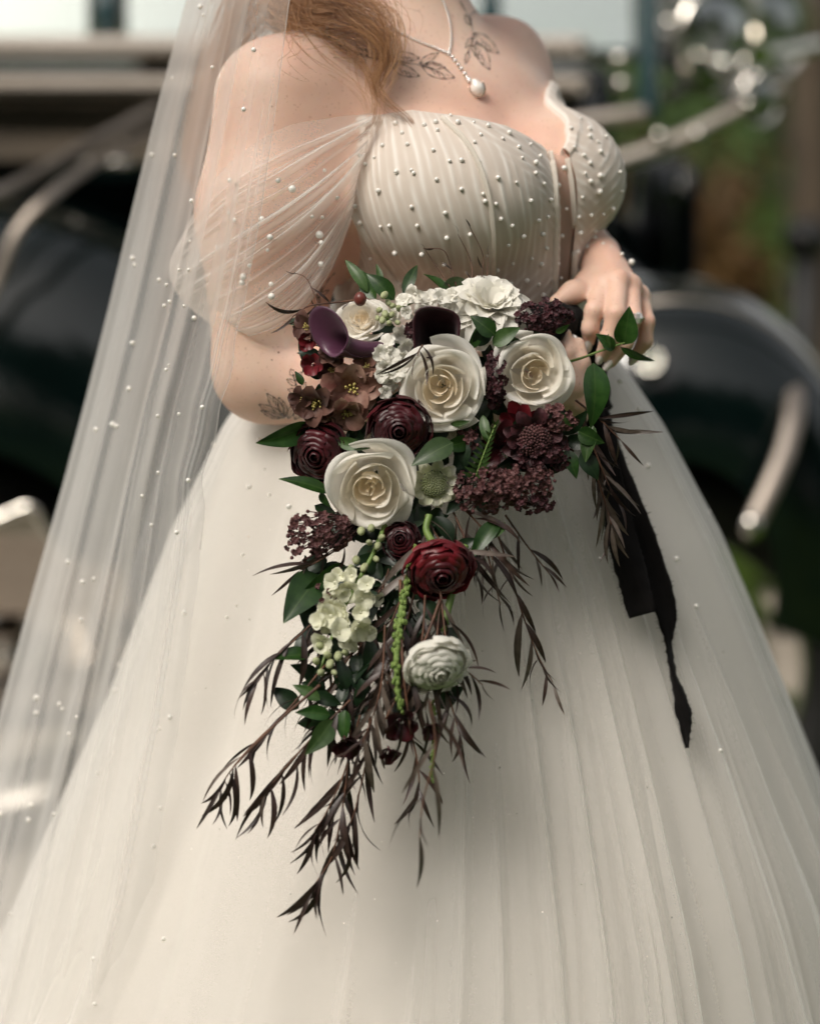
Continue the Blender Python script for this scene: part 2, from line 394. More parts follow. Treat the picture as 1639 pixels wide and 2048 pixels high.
GLASS = bpy.data.materials.new('window_glass'); GLASS.use_nodes = True
_n = GLASS.node_tree.nodes; _l = GLASS.node_tree.links; _n.clear()
_o = _n.new('ShaderNodeOutputMaterial'); _m = _n.new('ShaderNodeMixShader'); _t = _n.new('ShaderNodeBsdfTransparent'); _g = _n.new('ShaderNodeBsdfGlossy')
_f = _n.new('ShaderNodeFresnel'); _f.inputs[0].default_value = 1.52; _g.inputs[1].default_value = 0.03; _t.inputs[0].default_value = (0.80, 0.88, 0.84, 1); _g.inputs[0].default_value = (0.9, 0.95, 0.93, 1)
_mm = _n.new('ShaderNodeMath'); _mm.operation = 'MULTIPLY_ADD'; _mm.inputs[1].default_value = 1.6; _mm.inputs[2].default_value = 0.34
_l.new(_f.outputs[0], _mm.inputs[0]); _l.new(_mm.outputs[0], _m.inputs[0]); _l.new(_t.outputs[0], _m.inputs[1]); _l.new(_g.outputs[0], _m.inputs[2]); _l.new(_m.outputs[0], _o.inputs[0])
CY = 1.72                                        # depth of the car's near side
car = empty('vintage_car', (0.1, 2.4, 0), 'dark green vintage car with chrome trim parked behind the bride', 'car')
def C(px, py, dy=0.0): return U(px, py, CY + dy)
def cbox(name, x0, y0, x1, y1, d0, d1, mat, bev=0.01, parent=None, **p):
    a, b = C(x0, y1, d0), C(x1, y0, d0)
    V, F = boxm(((a[0] + b[0]) / 2, CY + (d0 + d1) / 2, (a[2] + b[2]) / 2), (abs(b[0] - a[0]), d1 - d0, abs(b[2] - a[2])), bev)
    return wobj(name, V, F, mat, parent or car, True, **p)
def ctube(name, pts, r, mat, flat=1.0, k=10, n=40, parent=None):
    return wobj(name, *tube(spline([C(*p) for p in pts], n), r, k, True, flat), mat, parent or car)
def lathe(prof, origin, direction, k=28):
    """revolve (r, h) profile about a direction"""
    q = Vector(direction).to_track_quat('Z', 'Y'); a = np.linspace(0, 2 * math.pi, k, endpoint=False)
    V = np.array([[np.array(Vector(origin) + q @ Vector((r * math.cos(t), r * math.sin(t), h))) for t in a] for r, h in prof]).reshape(-1, 3)
    return V, gridF(len(prof), k, True)
# body shell: side section swept along the car's length (tumblehome, waist, sill)
xs = np.linspace(C(-900, 0)[0], C(1240, 0)[0], 40)
sec = [(0.10, 0.36), (0.03, 0.42), (0.0, 0.55), (-0.01, 0.80), (0.0, 1.05), (0.02, 1.22), (0.045, 1.335), (0.075, 1.36), (0.30, 1.365)]
far = [(1.25 + (0.30 - y), z) for y, z in sec[::-1]]
full = sec + far
Vs = np.array([[(x, CY + 0.10 + y, z) for y, z in full] for x in xs]).reshape(-1, 3)
wobj('body', Vs, gridF(len(xs), len(full), True).tolist() + [list(range(len(full)))[::-1], list(range((len(xs) - 1) * len(full), len(xs) * len(full)))], PAINT, car)
door = cbox('door', 120, 335, 620, 1225, 0.065, 0.115, PAINT, 0.02)
wobj('door_handle', *tube(spline([C(170, 330, 0.03), C(190, 328, 0.02), C(260, 326, 0.02), C(275, 328, 0.06)], 14), 0.011, 8), CHROME, door)
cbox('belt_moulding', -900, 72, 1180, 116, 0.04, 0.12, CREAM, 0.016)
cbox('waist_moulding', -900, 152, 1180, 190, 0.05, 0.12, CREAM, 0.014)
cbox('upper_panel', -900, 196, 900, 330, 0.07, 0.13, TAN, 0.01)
cbox('sill_strip', -900, 1296, 1100, 1336, 0.02, 0.14, BRASS, 0.010)
# side windows, pillars and roof
for x0, x1 in ((-820, -330), (-290, 175), (255, 640), (680, 960)):
    a, b, c_, d_ = C(x0, 70, 0.13), C(x1, 70, 0.13), C(x1, -430, 0.30), C(x0, -430, 0.30); q = [a, b, c_, d_]      # glass leans in at the top
    w = wobj('side_window', [np.array(p) for p in q] + [np.array(p) + (0, 0.005, 0) for p in q], [[0, 1, 2, 3], [7, 6, 5, 4], [0, 4, 5, 1], [1, 5, 6, 2], [2, 6, 7, 3], [3, 7, 4, 0]], GLASS, car, False)
for xx in (-860, -310, 215, 660, 980):
    wobj('window_pillar', *tube(spline([C(xx, 80, 0.11), C(xx, -180, 0.19), C(xx, -445, 0.28)], 8), 0.019, 8), TEAL, car)
cbox('roof', -900, -520, 1010, -440, 0.24, 1.40, PAINT, 0.04)
for y in (0.75, 1.15):
    for x in (-420, 420):
        cbox('seat_back', x - 150, -60, x + 150, 150, y, y + 0.12, SEAT, 0.03)
# windscreen with its pillar and cowl
wp = [C(985, 98, 0.2), C(1272, 98, 0.2), C(1258, -420, 0.35), C(985, -420, 0.35)]
wobj('windscreen', [np.array(p) for p in wp] + [np.array(p) + (0, 0.006, 0) for p in wp], [[0, 1, 2, 3], [7, 6, 5, 4], [0, 4, 5, 1], [1, 5, 6, 2], [2, 6, 7, 3], [3, 7, 4, 0]], GLASS, car, False)
ctube('windscreen_pillar', [(1296, 235, 0.12), (1296, 100, 0.14), (1292, -150, 0.2), (1275, -430, 0.3)], 0.018, TEAL)
ctube('windscreen_rail', [(985, 108, 0.16), (1130, 108, 0.16), (1290, 108, 0.16)], 0.010, RUBBER)
ctube('cowl_trim', [(985, 250, 0.05), (1130, 246, 0.05), (1290, 225, 0.06)], 0.014, BRIGHT)
# cowl and bonnet: rounded top section narrowing forward
def hood(x0, x1, z0, z1, w0, w1, base):
    n, m = 24, 26; out = []
    for i in range(n):
        t = i / (n - 1); x = x0 + (x1 - x0) * t; zt = z0 + (z1 - z0) * t; w = w0 + (w1 - w0) * t
        row = []
        for j in range(m):
            a = math.pi * j / (m - 1); cx_, sx_ = -math.cos(a), math.sin(a)
            row.append((x, CY + 0.85 + w * math.copysign(abs(cx_) ** 0.55, cx_), base + (zt - base) * sx_ ** 0.45))
        out.append(row)
    V = np.array(out).reshape(-1, 3); F = gridF(n, m).tolist() + [[(n - 1) * m + j for j in range(m)], [j for j in range(m)][::-1]]
    return V, F
bonnet = wobj('bonnet', *hood(C(985, 0)[0], C(1400, 0)[0], 1.34, 1.02, 0.72, 0.36, 0.52), PAINT, car)
for i in range(9):
    x = 1110 + i * 30
    wobj('vent_louvre', *tube(spline([C(x, 420, 0.13 + i * 0.022), C(x + 4, 360, 0.12 + i * 0.022), C(x + 6, 300, 0.14 + i * 0.022)], 8), 0.006, 6), PAINT, bonnet)
ctube('bonnet_trim', [(1215, 330, 0.0), (1330, 292, 0.02), (1440, 240, 0.05), (1560, 178, 0.10)], 0.016, BRIGHT)
# radiator shell at the nose
rx = C(1420, 0)[0]
wobj('radiator_shell', *boxm((rx, CY + 0.85, 0.90), (0.09, 0.60, 0.56), 0.04), PAINT, car)
for i in range(14): wobj('grille_bar', *tube([(rx + 0.05, CY + 0.59 + i * 0.04, 0.62), (rx + 0.05, CY + 0.59 + i * 0.04, 1.17)], 0.006, 6), RUBBER, car)
# front wing: a domed mudguard over the wheel
def wing(cx, cz, rx_, rz_, y0, y1, a0, a1, n=44, m=30):
    V = []
    for i in range(n):
        a = R(a0 + (a1 - a0) * i / (n - 1)); row = []
        for j in range(m):
            s = j / (m - 1); b = (s - 0.5) * math.pi                     # across the width: rounded crown
            yy = (y0 + y1) / 2 + (y1 - y0) / 2 * math.copysign(abs(math.sin(b)) ** 0.68, b); k = 1 - (0.56 if s < 0.5 else 0.34) * (1 - max(0.0, math.cos(b)) ** 0.85)
            row.append((cx + rx_ * k * math.cos(a), yy, cz + rz_ * k * math.sin(a)))
        V.append(row)
    return np.array(V).reshape(-1, 3), gridF(n, m)
wc = C(1340, 900, 0.0)
fw = wobj('front_wing', *wing(wc[0] - 0.02, 0.56, 0.36, 0.47, CY - 0.32, CY + 0.22, -18, 200), PAINT, car)
rim_pts = [(wc[0] - 0.02 + 0.345 * math.cos(R(a)), CY - 0.26 + 0.0008 * abs(a - 90), 0.56 + 0.452 * math.sin(R(a))) for a in range(-18, 120, 6)]
wobj('wing_bead', *tube(spline(rim_pts, 50), 0.004, 8), BRIGHT, fw)
# rear wing with alloy bead mouldings
rc = C(20, 800, 0.0)
rwg = wobj('rear_wing', *wing(rc[0] - 0.05, 0.50, 0.66, 0.665, CY - 0.34, CY + 0.30, -5, 185), PAINT, car)
for pts, r in (([(-260, 470, -0.42), (-120, 420, -0.40), (0, 388, -0.36), (100, 335, -0.2), (200, 280, -0.06), (330, 212, 0.05)], 0.0125),
               ([(-60, 700, -0.42), (0, 545, -0.41), (40, 455, -0.40), (110, 385, -0.36), (205, 318, -0.2), (330, 250, 0.02)], 0.0105)):
    ctube('wing_moulding', pts, r, DULL, 0.6, parent=car)
# polished stone guard below the wing and its curled lip
ctube('stone_guard_lip', [(-80, 1060, -0.3), (0, 1036, -0.3), (62, 1014, -0.3), (90, 1050, -0.3), (120, 1095, -0.3), (165, 1120, -0.28), (230, 1128, -0.25)], 0.010, CHROME)
a_ = [C(-120, 1052, -0.29), C(60, 1020, -0.29), C(100, 1075, -0.29), C(165, 1128, -0.28), C(330, 1140, -0.25), C(330, 1230, -0.20), C(-120, 1230, -0.20)]
wobj('stone_guard', np.array([np.array(p) for p in a_] + [np.array(p) + (0, 0.03, 0) for p in a_]), [[0, 1, 2, 3, 4, 5, 6][::-1], [7, 8, 9, 10, 11, 12, 13]] + [[i, (i + 1) % 7, 7 + (i + 1) % 7, 7 + i] for i in range(7)], BRIGHT, car, False)
# running board with ribs
rb = wobj('running_board', *boxm((C(450, 0)[0], CY - 0.10, 0.325), (1.35, 0.34, 0.035), 0.01), RUBBER, car)
for i in range(6): wobj('rib', *boxm((C(450, 0)[0], CY - 0.24 + i * 0.055, 0.347), (1.33, 0.018, 0.010), 0.003), BRIGHT, rb)
# wheels
def wheel(cx, cy, cz, r):
    w = wobj('wheel', *lathe([(r * 0.70, -0.06), (r * 0.92, -0.075), (r, -0.045), (r * 1.01, 0), (r, 0.045), (r * 0.92, 0.075), (r * 0.70, 0.06), (r * 0.70, -0.06)], (cx, cy, cz), (0, -1, 0), 40), RUBBER, car)
    wobj('wheel_disc', *lathe([(0.001, 0.05), (r * 0.2, 0.06), (r * 0.25, 0.03), (r * 0.6, 0.01), (r * 0.66, 0.055), (r * 0.71, 0.055), (r * 0.71, -0.055), (0.001, -0.055)], (cx, cy, cz), (0, -1, 0), 36), CHROME, w)
for x in (wc[0] - 0.02, rc[0] - 0.05):
    wheel(x, CY - 0.04, 0.36, 0.36); wheel(x, CY + 1.65, 0.36, 0.36)
# headlamps, horn, small lamps and the bar that carries them
def lamp(name, px, py, dy, r, aim=(0.55, -0.75, -0.05)):
    o = C(px, py, dy); d = Vector(aim).normalized(); o2 = Vector(o)
    h = wobj(name, *lathe([(0.002, -r * 1.15), (r * 0.45, -r * 1.0), (r * 0.8, -r * 0.6), (r * 0.97, -r * 0.15), (r, 0.0), (r * 1.07, 0.01), (r * 1.07, 0.03), (r * 0.96, 0.035), (r * 0.93, 0.01), (r * 0.6, -r * 0.35), (0.002, -r * 0.55)], o2, d, 30), CHROME, car)
    wobj('lens', *lathe([(r * 0.95, 0.014), (r * 0.7, 0.03), (r * 0.35, 0.04), (0.001, 0.043)], o2, d, 30), GLASS, h)
    return h
lamp('headlamp', 1418, 80, 0.25, 0.095); lamp('headlamp', 1530, 60, 0.95, 0.095); lamp('fog_lamp', 1500, 192, 0.10, 0.048); lamp('side_lamp', 1362, 8, 0.35, 0.04)
lamp('wing_glint_bowl', 1306, 735, -0.30, 0.019, (-0.25, -0.85, 0.45))  # added chrome bowl standing in for a white highlight on the wing
horn = wobj('horn', *lathe([(0.012, -0.30), (0.014, -0.12), (0.022, -0.05), (0.04, -0.015), (0.062, 0.0), (0.058, 0.0), (0.03, -0.02), (0.01, -0.08)], C(1505, 150, 0.18), (0.8, -0.5, -0.25), 22), CHROME, car)
ctube('lamp_bar', [(1330, 196, 0.3), (1430, 150, 0.26), (1520, 112, 0.3), (1640, 90, 0.6)], 0.014, CHROME)
for px, py, dy, r in ((1242, 168, 0.0, 0.012), (1238, 118, 0.0, 0.012), (1338, 46, 0.15, 0.012), (1392, 268, 0.0, 0.011), (1494, 208, 0.0, 0.012), (1512, 156, 0.0, 0.012), (1318, 272, 0.0, 0.012)):
    wobj('glint_ball', *(lambda s, c=C(px, py, dy): (s[0] + c, s[1]))(sphere(r, 12, 8)), CHROME, car)  # added chrome balls that catch the sun as blurred glints
# bumper: blade curling round the corner
ctube('bumper', [(1500, 1058, -0.42), (1535, 985, -0.40), (1570, 900, -0.36), (1588, 815, -0.30), (1580, 740, -0.20), (1545, 690, -0.05)], 0.0165, DULL, 0.5, 12)
wobj('bumper_cap', *(lambda s, c=C(1502, 1055, -0.43): (s[0] + c, s[1]))(sphere(0.017, 14, 10, 1, 0.7, 1.2)), CHROME, car)
# ================================================================== the person
SKIN = pmat('skin', (0.70, 0.455, 0.35, 1), 0.42, col2=(0.79, 0.575, 0.465, 1), nscale=11, detail=6, bump=0.30, bscale=1100, sss=0.35,
            sss_r=(0.009, 0.0035, 0.0018), spec=0.4)
_nt = SKIN.node_tree; _bs = _nt.nodes['Principled BSDF']; _cs = _bs.inputs['Base Color'].links[0].from_socket; _tc = _nt.nodes.new('ShaderNodeTexCoord')
def _blotch(src, scale, lo, hi, col, amount, detail=3.0):              # redness and freckles in the skin itself
    n_ = _nt.nodes.new('ShaderNodeTexNoise'); n_.inputs['Scale'].default_value = scale; n_.inputs['Detail'].default_value = detail; _nt.links.new(_tc.outputs['Object'], n_.inputs['Vector'])
    m_ = _nt.nodes.new('ShaderNodeMapRange'); m_.inputs['From Min'].default_value = lo; m_.inputs['From Max'].default_value = hi; m_.inputs['To Max'].default_value = amount; _nt.links.new(n_.outputs[0], m_.inputs[0])
    x_ = _nt.nodes.new('ShaderNodeMixRGB'); _nt.links.new(m_.outputs[0], x_.inputs[0]); _nt.links.new(src, x_.inputs[1]); x_.inputs[2].default_value = col
    return x_.outputs[0]
_cs = _blotch(_cs, 9.0, 0.45, 0.75, (0.66, 0.33, 0.25, 1), 0.55)
_cs = _blotch(_cs, 330.0, 0.66, 0.74, (0.46, 0.25, 0.16, 1), 0.5, 1.0)
_nt.links.new(_cs, _bs.inputs['Base Color'])
TURN = R(42)
LFT = np.array((math.cos(TURN), math.sin(TURN), 0)); FRW = np.array((math.sin(TURN), -math.cos(TURN), 0))   # her left, her front
_cz = [0.0, 0.95, 1.13, 1.28, 1.40, 1.46, 1.70]
def axis(z):
    return np.array((np.interp(z, _cz, [0.055, 0.055, 0.058, 0.036, -0.002, -0.018, -0.03]),
                     np.interp(z, _cz, [0.03, 0.02, 0.01, 0.018, 0.045, 0.055, 0.03]), z))
def B(s, d, z): return axis(z) + s * LFT + d * FRW
RT = TURN
BUST_R = Ell(B(-0.078, 0.090, 1.284), (0.090, 0.096, 0.076), RT, 0.022)
BUST_L = Ell(B(0.052, 0.086, 1.294), (0.074, 0.086, 0.068), RT, 0.022)
torso = [
    Ell(B(0, 0, 0.98), (0.175, 0.14, 0.15), RT, 0.05),
    Ell(B(0, 0, 1.13), (0.134, 0.108, 0.17), RT, 0.05),
    Ell(B(0, 0, 1.285), (0.148, 0.108, 0.13), RT, 0.05),
    Ell(B(0, 0.005, 1.355), (0.150, 0.082, 0.085), RT, 0.05),
]
dressform = torso + [BUST_R, BUST_L]
SH_R = U(545, 200, -0.07); EL_R = U(532, 738, -0.105); MID_R = U(545, 430, -0.085)
WR_R = U(985, 762, -0.185)
SH_L = U(985, 150, 0.14); EL_L = U(1050, 560, 0.20); WR_L = U(1196, 512, -0.045)
body_prims = dressform + [
    Cone(B(0, 0.0, 1.415), 0.052, SH_R + np.array((0.02, 0.005, 0.004)), 0.044, 0.05),
    Cone(B(0, 0.0, 1.415), 0.052, SH_L + np.array((-0.02, -0.01, -0.01)), 0.050, 0.05),
    Cone(B(-0.02, 0.066, 1.395), 0.010, B(-0.135, 0.035, 1.425), 0.012, 0.03),
    Cone(B(0.02, 0.066, 1.395), 0.010, B(0.125, 0.035, 1.425), 0.012, 0.03),
    Cone(B(0, -0.005, 1.40), 0.064, B(0, 0.018, 1.55), 0.054, 0.04),
    Ell(B(0, 0.035, 1.655), (0.071, 0.09, 0.108), RT, 0.02),
    Cone(B(0, 0.06, 1.60), 0.05, B(0, 0.095, 1.575), 0.026, 0.03),
    Cone(B(0, 0.118, 1.67), 0.008, B(0, 0.137, 1.632), 0.012, 0.012),
    Cone(B(-0.018, 0.118, 1.598), 0.007, B(0.018, 0.118, 1.598), 0.007, 0.008),
    Ell(B(-0.03, 0.116, 1.665), (0.014, 0.010, 0.009), RT, 0.008), Ell(B(0.03, 0.116, 1.665), (0.014, 0.010, 0.009), RT, 0.008),
    Ell(B(-0.073, 0.03, 1.65), (0.008, 0.018, 0.03), RT, 0.006), Ell(B(0.073, 0.03, 1.65), (0.008, 0.018, 0.03), RT, 0.006),
    # her right arm (left in the picture)
    Cone(SH_R, 0.056, MID_R, 0.072, 0.045), Cone(MID_R, 0.072, EL_R, 0.050, 0.02),
    Cone(EL_R, 0.048, U(700, 765, -0.15), 0.046, 0.02), Cone(U(700, 765, -0.15), 0.046, WR_R, 0.027, 0.02),
    Cone(U(640, 300, -0.055), 0.045, U(700, 420, -0.03), 0.05, 0.04),
    # her left arm, mostly behind her
    Cone(SH_L, 0.058, EL_L, 0.048, 0.04), Cone(EL_L, 0.045, U(1150, 520, 0.06), 0.040, 0.02), Cone(U(1150, 520, 0.06), 0.036, WR_L, 0.0225, 0.02),
    # legs under the skirt
    Cone(B(-0.085, 0, 0.90), 0.10, B(-0.075, 0.0, 0.48), 0.062, 0.05), Cone(B(-0.075, 0, 0.48), 0.060, B(-0.07, -0.02, 0.07), 0.036, 0.03),
    Cone(B(0.085, 0, 0.90), 0.10, B(0.075, 0.0, 0.48), 0.062, 0.05), Cone(B(0.075, 0, 0.48), 0.060, B(0.07, -0.02, 0.07), 0.036, 0.03),
    Cone(B(-0.07, -0.03, 0.045), 0.034, B(-0.075, 0.14, 0.03), 0.026, 0.03), Cone(B(0.07, -0.03, 0.045), 0.034, B(0.075, 0.14, 0.03), 0.026, 0.03),
]
def finger(pts, radii, k=0.006):
    return [Cone(pts[i], radii[i], pts[i + 1], radii[i + 1], k) for i in range(len(pts) - 1)]
# left hand: back of the hand to the camera, fingers hooked over the wrapped stems
KN_L = [U(1205, 574, -0.115), U(1234, 562, -0.118), U(1260, 572, -0.108), U(1278, 592, -0.092)]
hand_l = [Cone(WR_L, 0.0225, U(1207, 534, -0.072), 0.0195, 0.02)]
for kn, r in zip(KN_L, (0.0112, 0.0115, 0.0108, 0.0098)):
    hand_l.append(Cone(U(1207, 536, -0.070), 0.0135, kn, r, 0.012))
    hand_l.append(Ell(kn + np.array((0, -0.004, 0.002)), (0.0085, 0.008, 0.0085), 0, 0.006))
hand_l += finger([KN_L[0], U(1187, 622, -0.152), U(1179, 656, -0.154), U(1176, 682, -0.148)], [0.0104, 0.0090, 0.0080, 0.0062], 0.004)
hand_l += finger([KN_L[1], U(1231, 626, -0.158), U(1217, 676, -0.160), U(1202, 710, -0.150)], [0.0106, 0.0092, 0.0082, 0.0062], 0.004)
hand_l += finger([KN_L[2], U(1264, 634, -0.146), U(1248, 686, -0.152), U(1220, 724, -0.146)], [0.0100, 0.0090, 0.0080, 0.0062], 0.004)
hand_l += finger([KN_L[3], U(1292, 642, -0.122), U(1290, 682, -0.124), U(1266, 716, -0.118)], [0.0090, 0.0078, 0.0070, 0.0056], 0.004)
hand_l += finger([U(1198, 542, -0.075), U(1176, 568, -0.10), U(1144, 586, -0.128), U(1112, 604, -0.140)], [0.0145, 0.0120, 0.0098, 0.0072], 0.010)
# right hand: comes up from below and closes round the stems from the other side
KN_R = [U(1082, 735, -0.185), U(1096, 760, -0.188), U(1104, 786, -0.184), U(1108, 810, -0.176)]
hand_r = [Cone(WR_R, 0.0265, U(1010, 765, -0.185), 0.024, 0.02)]
for kn, r in zip(KN_R, (0.0125, 0.0128, 0.012, 0.0108)):
    hand_r.append(Cone(U(1012, 768, -0.185), 0.0165, kn, r, 0.014))
hand_r += finger([KN_R[0], U(1122, 742, -0.178), U(1134, 704, -0.172), U(1128, 668, -0.168)], [0.0115, 0.0098, 0.0086, 0.0066])
hand_r += finger([KN_R[1], U(1146, 774, -0.182), U(1160, 728, -0.172), U(1155, 688, -0.164)], [0.0118, 0.0102, 0.0088, 0.0066])
hand_r += finger([KN_R[2], U(1158, 806, -0.176), U(1172, 764, -0.160), U(1168, 728, -0.150)], [0.0110, 0.0098, 0.0086, 0.0066])
hand_r += finger([KN_R[3], U(1152, 838, -0.166), U(1176, 808, -0.150), U(1178, 782, -0.140)], [0.0098, 0.0085, 0.0078, 0.006])
hand_r += finger([U(1018, 752, -0.17), U(1062, 712, -0.15), U(1094, 690, -0.135), U(1116, 668, -0.125)], [0.0165, 0.0135, 0.0108, 0.0078], 0.010)
Vb, Fb = sdf_mesh(body_prims, 0.0055)
Vb = smooth_mesh(Vb, Fb, 3)
Vl, Fl = sdf_mesh([body_prims[-8]] + hand_l, 0.0017, (WR_L - np.array((0.05, 0.11, 0.14)), WR_L + np.array((0.08, 0.012, 0.03)))) if False else sdf_mesh(hand_l, 0.0017)
Vl = smooth_mesh(Vl, Fl, 2)
Vr, Fr = sdf_mesh(hand_r, 0.0017); Vr = smooth_mesh(Vr, Fr, 2)
VB, FB = join([(Vb, Fb), (Vl, Fl), (Vr, Fr)])
body_bvh = bvh(VB, FB)
PBASE = Vector(B(0, 0, 0.0))
person = obj('person', make_mesh('person', VB - np.array(PBASE), FB), SKIN, None, T(PBASE),
             label='tattooed bride in an off-shoulder white gown holding a trailing bouquet with both hands', category='person')
# ================================================================== the gown
IVORY = (0.80, 0.735, 0.63, 1)
BODICE = pmat('ivory_pleated_tulle', (0.79, 0.735, 0.67, 1), 0.75, col2=(0.84, 0.79, 0.73, 1), nscale=30, detail=5, bump=0.25, bscale=1600, sheen=0.15, transl=0.12, spec=0.2)
LINING = pmat('champagne_lining', (0.77, 0.715, 0.655, 1), 0.8, col2=(0.81, 0.76, 0.705, 1), nscale=6, detail=4, bump=0.15, bscale=1500, spec=0.2, transl=0.10)
TULLE = tulle('soft_tulle', (0.93, 0.92, 0.895, 1), 0.26, 0.60, 2.2, 0.50)
TULLE2 = tulle('soft_tulle_under', (0.91, 0.895, 0.865, 1), 0.28, 0.55, 2.2, 0.50)
PANEL = tulle('illusion_net', (0.74, 0.60, 0.51, 1), 0.34, 0.5, 2.0, 0.3)
SLEEVE = tulle('sleeve_tulle', (0.95, 0.93, 0.90, 1), 0.26, 0.50, 1.8, 0.50)
PEARL = pmat('pearl', (0.82, 0.79, 0.74, 1), 0.16, col2=(0.88, 0.85, 0.80, 1), nscale=200, coat=0.6, spec=0.7)
gownform = dressform + [Ell(B(-0.012, 0.070, 1.235), (0.085, 0.082, 0.115), RT, 0.03)]      # the cloth spans between the cups
dress = empty('wedding_dress', B(0, 0, 0.0), 'ivory off-shoulder wedding gown with pearl-dotted pleated bodice and full tulle skirt', 'dress')

# ---- bodice: rays from her axis onto the dress form, pushed out by the cloth and its pleats
def trace(phi, z, off=0.006):
    """surface point at angle phi (0 = her centre front, + = her left) and height z"""
    phi = np.asarray(phi, float); z = np.asarray(z, float)
    ax_ = np.stack([np.interp(z, _cz, [0.055, 0.055, 0.058, 0.036, -0.002, -0.018, -0.03]),
                    np.interp(z, _cz, [0.03, 0.02, 0.01, 0.018, 0.045, 0.055, 0.03]), z], -1)
    d = np.cos(phi)[..., None] * FRW + np.sin(phi)[..., None] * LFT
    r = np.full(phi.shape, 0.34)
    for _ in range(26):
        r = r - 0.9 * (sdf_at(gownform, ax_ + d * r[..., None]) - off)
    return ax_ + d * r[..., None], d
_phi_top = [-180, -130, -112, -100, -92, -80, -62, -45, -30, -16, -6, -1.5, 4, 9, 13, 20, 30, 45, 62, 75, 100, 140, 180]
_z_top = [1.30, 1.305, 1.318, 1.342, 1.368, 1.366, 1.358, 1.364, 1.360, 1.350, 1.338, 1.330, 1.322, 1.335, 1.348, 1.362, 1.374, 1.384, 1.388, 1.38, 1.355, 1.32, 1.30]
def bodice_patch(p0, p1, n, m, off, pleat=True, z0=1.10):
    ph = np.radians(np.linspace(p0, p1, m)); zt = np.interp(np.degrees(ph), _phi_top, _z_top)
    t = np.linspace(0, 1, n)[:, None]
    Z = z0 + (zt[None] - z0) * t; PH = np.broadcast_to(ph[None], Z.shape)
    P, d = trace(PH, Z, off)
    if pleat:
        px, py = proj(P)
        deg = np.degrees(PH)
        seam = -32 + 26 * np.clip((1.36 - Z) / 0.12, 0, 1) ** 0.8          # princess seam sweeping towards the centre
        low = np.clip((1.225 - Z) / 0.03, 0, 1)
        ph1 = deg * 2.3 + (Z - 1.27) * 30 + 1.5 * np.sin(Z * 60) + 1.2 * np.sin(deg * 0.31)   # upright gathers outside the seam
        ph2 = deg * 1.5 + Z * 620 + 1.6 * np.sin(deg * 0.22)               # raked gathers inside it
        ph3 = deg * 1.5 - Z * 560 + 1.4 * np.sin(deg * 0.25)               # raked the other way at the waist
        side = 1 / (1 + np.exp(-(deg - seam) / 1.2))
        ph4 = deg * -1.2 + Z * 560
        right_cup = 1 / (1 + np.exp(-(deg - 14) / 2))
        tri = lambda x: (np.abs(((x / math.pi) % 2) - 1) ** 1.6)
        a = tri(ph1) * (1 - side) + tri(ph2) * side * (1 - right_cup) + tri(ph4) * right_cup * side
        a = (a * (1 - low) + tri(ph3) * low) * (0.65 + 0.35 * np.sin(deg * 0.9 + 2 * np.sin(Z * 70)))
        amp = 0.0013 * (0.55 + 0.45 * np.sin(deg * 0.35 + Z * 60) * np.sin(deg * 0.83 - Z * 47))
        amp = amp * np.clip((1 - t) / 0.035, 0.12, 1)
        P = P + d * (a * amp)[..., None]; bodice_patch.a = np.clip(a, 0, 1)
        P = P + d * (0.003 * np.exp(-((t - 0.985) / 0.015) ** 2))[..., None]  # rolled upper edge
    return P, gridF(n, m)
Pl, Fl_ = bodice_patch(-180, -2.2, 290, 760, 0.006)
# outer wall and a turned-in inner wall so the cloth has thickness
def with_lip(P, F, inset=0.006):
    n, m, _ = P.shape
    c = P[-1] - inset * (np.stack([np.cos(0 * P[-1, :, 0])] * 3, -1) * 0)   # copy of the top row
    ax_ = np.array([axis(z) for z in P[-1, :, 2]]); d = ax_ - P[-1]; d[:, 2] = 0; d /= np.linalg.norm(d, axis=1)[:, None]
    r1 = P[-1] + d * 0.003 + np.array((0, 0, 0.0012)); r2 = P[-1] + d * 0.006 - np.array((0, 0, 0.002)); r3 = P[-1] + d * 0.0075 - np.array((0, 0, 0.03))
    Q = np.concatenate([P, r1[None], r2[None], r3[None]], 0)
    return Q, gridF(n + 3, m)
Al = bodice_patch.a; Pl2, Fl2 = with_lip(Pl, Fl_)
Pr, Fr_ = bodice_patch(6.0, 180, 260, 610, 0.006)
Ar = bodice_patch.a; Pr2, Fr2 = with_lip(Pr, Fr_)
bod = wobj('bodice', *join([(Pl2.reshape(-1, 3), Fl2), (Pr2.reshape(-1, 3), Fr2)]), BODICE, dress)
at_ = bod.data.attributes.new('pleat', 'FLOAT', 'POINT')                # thread density: doubled net along each pleat
at_.data.foreach_set('value', np.concatenate([np.concatenate([q_, np.full((3, q_.shape[1]), 0.8)]).ravel() for q_ in (Al, Ar)]).astype(np.float32))
_bt = BODICE.node_tree; _bp_ = _bt.nodes['Principled BSDF']; _src = _bp_.inputs['Base Color'].links[0].from_socket
_an = _bt.nodes.new('ShaderNodeAttribute'); _an.attribute_name = 'pleat'; _mx = _bt.nodes.new('ShaderNodeMixRGB'); _mx.inputs[1].default_value = (0.67, 0.59, 0.515, 1)
_cr = _bt.nodes.new('ShaderNodeMapRange'); _cr.inputs['From Min'].default_value = 0.1; _cr.inputs['From Max'].default_value = 0.75; _bt.links.new(_an.outputs['Fac'], _cr.inputs[0])
_bt.links.new(_cr.outputs[0], _mx.inputs[0]); _bt.links.new(_src, _mx.inputs[2]); _bt.links.new(_mx.outputs[0], _bp_.inputs['Base Color'])
Pp, Fp = bodice_patch(-2.6, 6.4, 120, 20, 0.0035, False)
panel = wobj('sheer_panel', Pp.reshape(-1, 3), Fp, PANEL, dress)
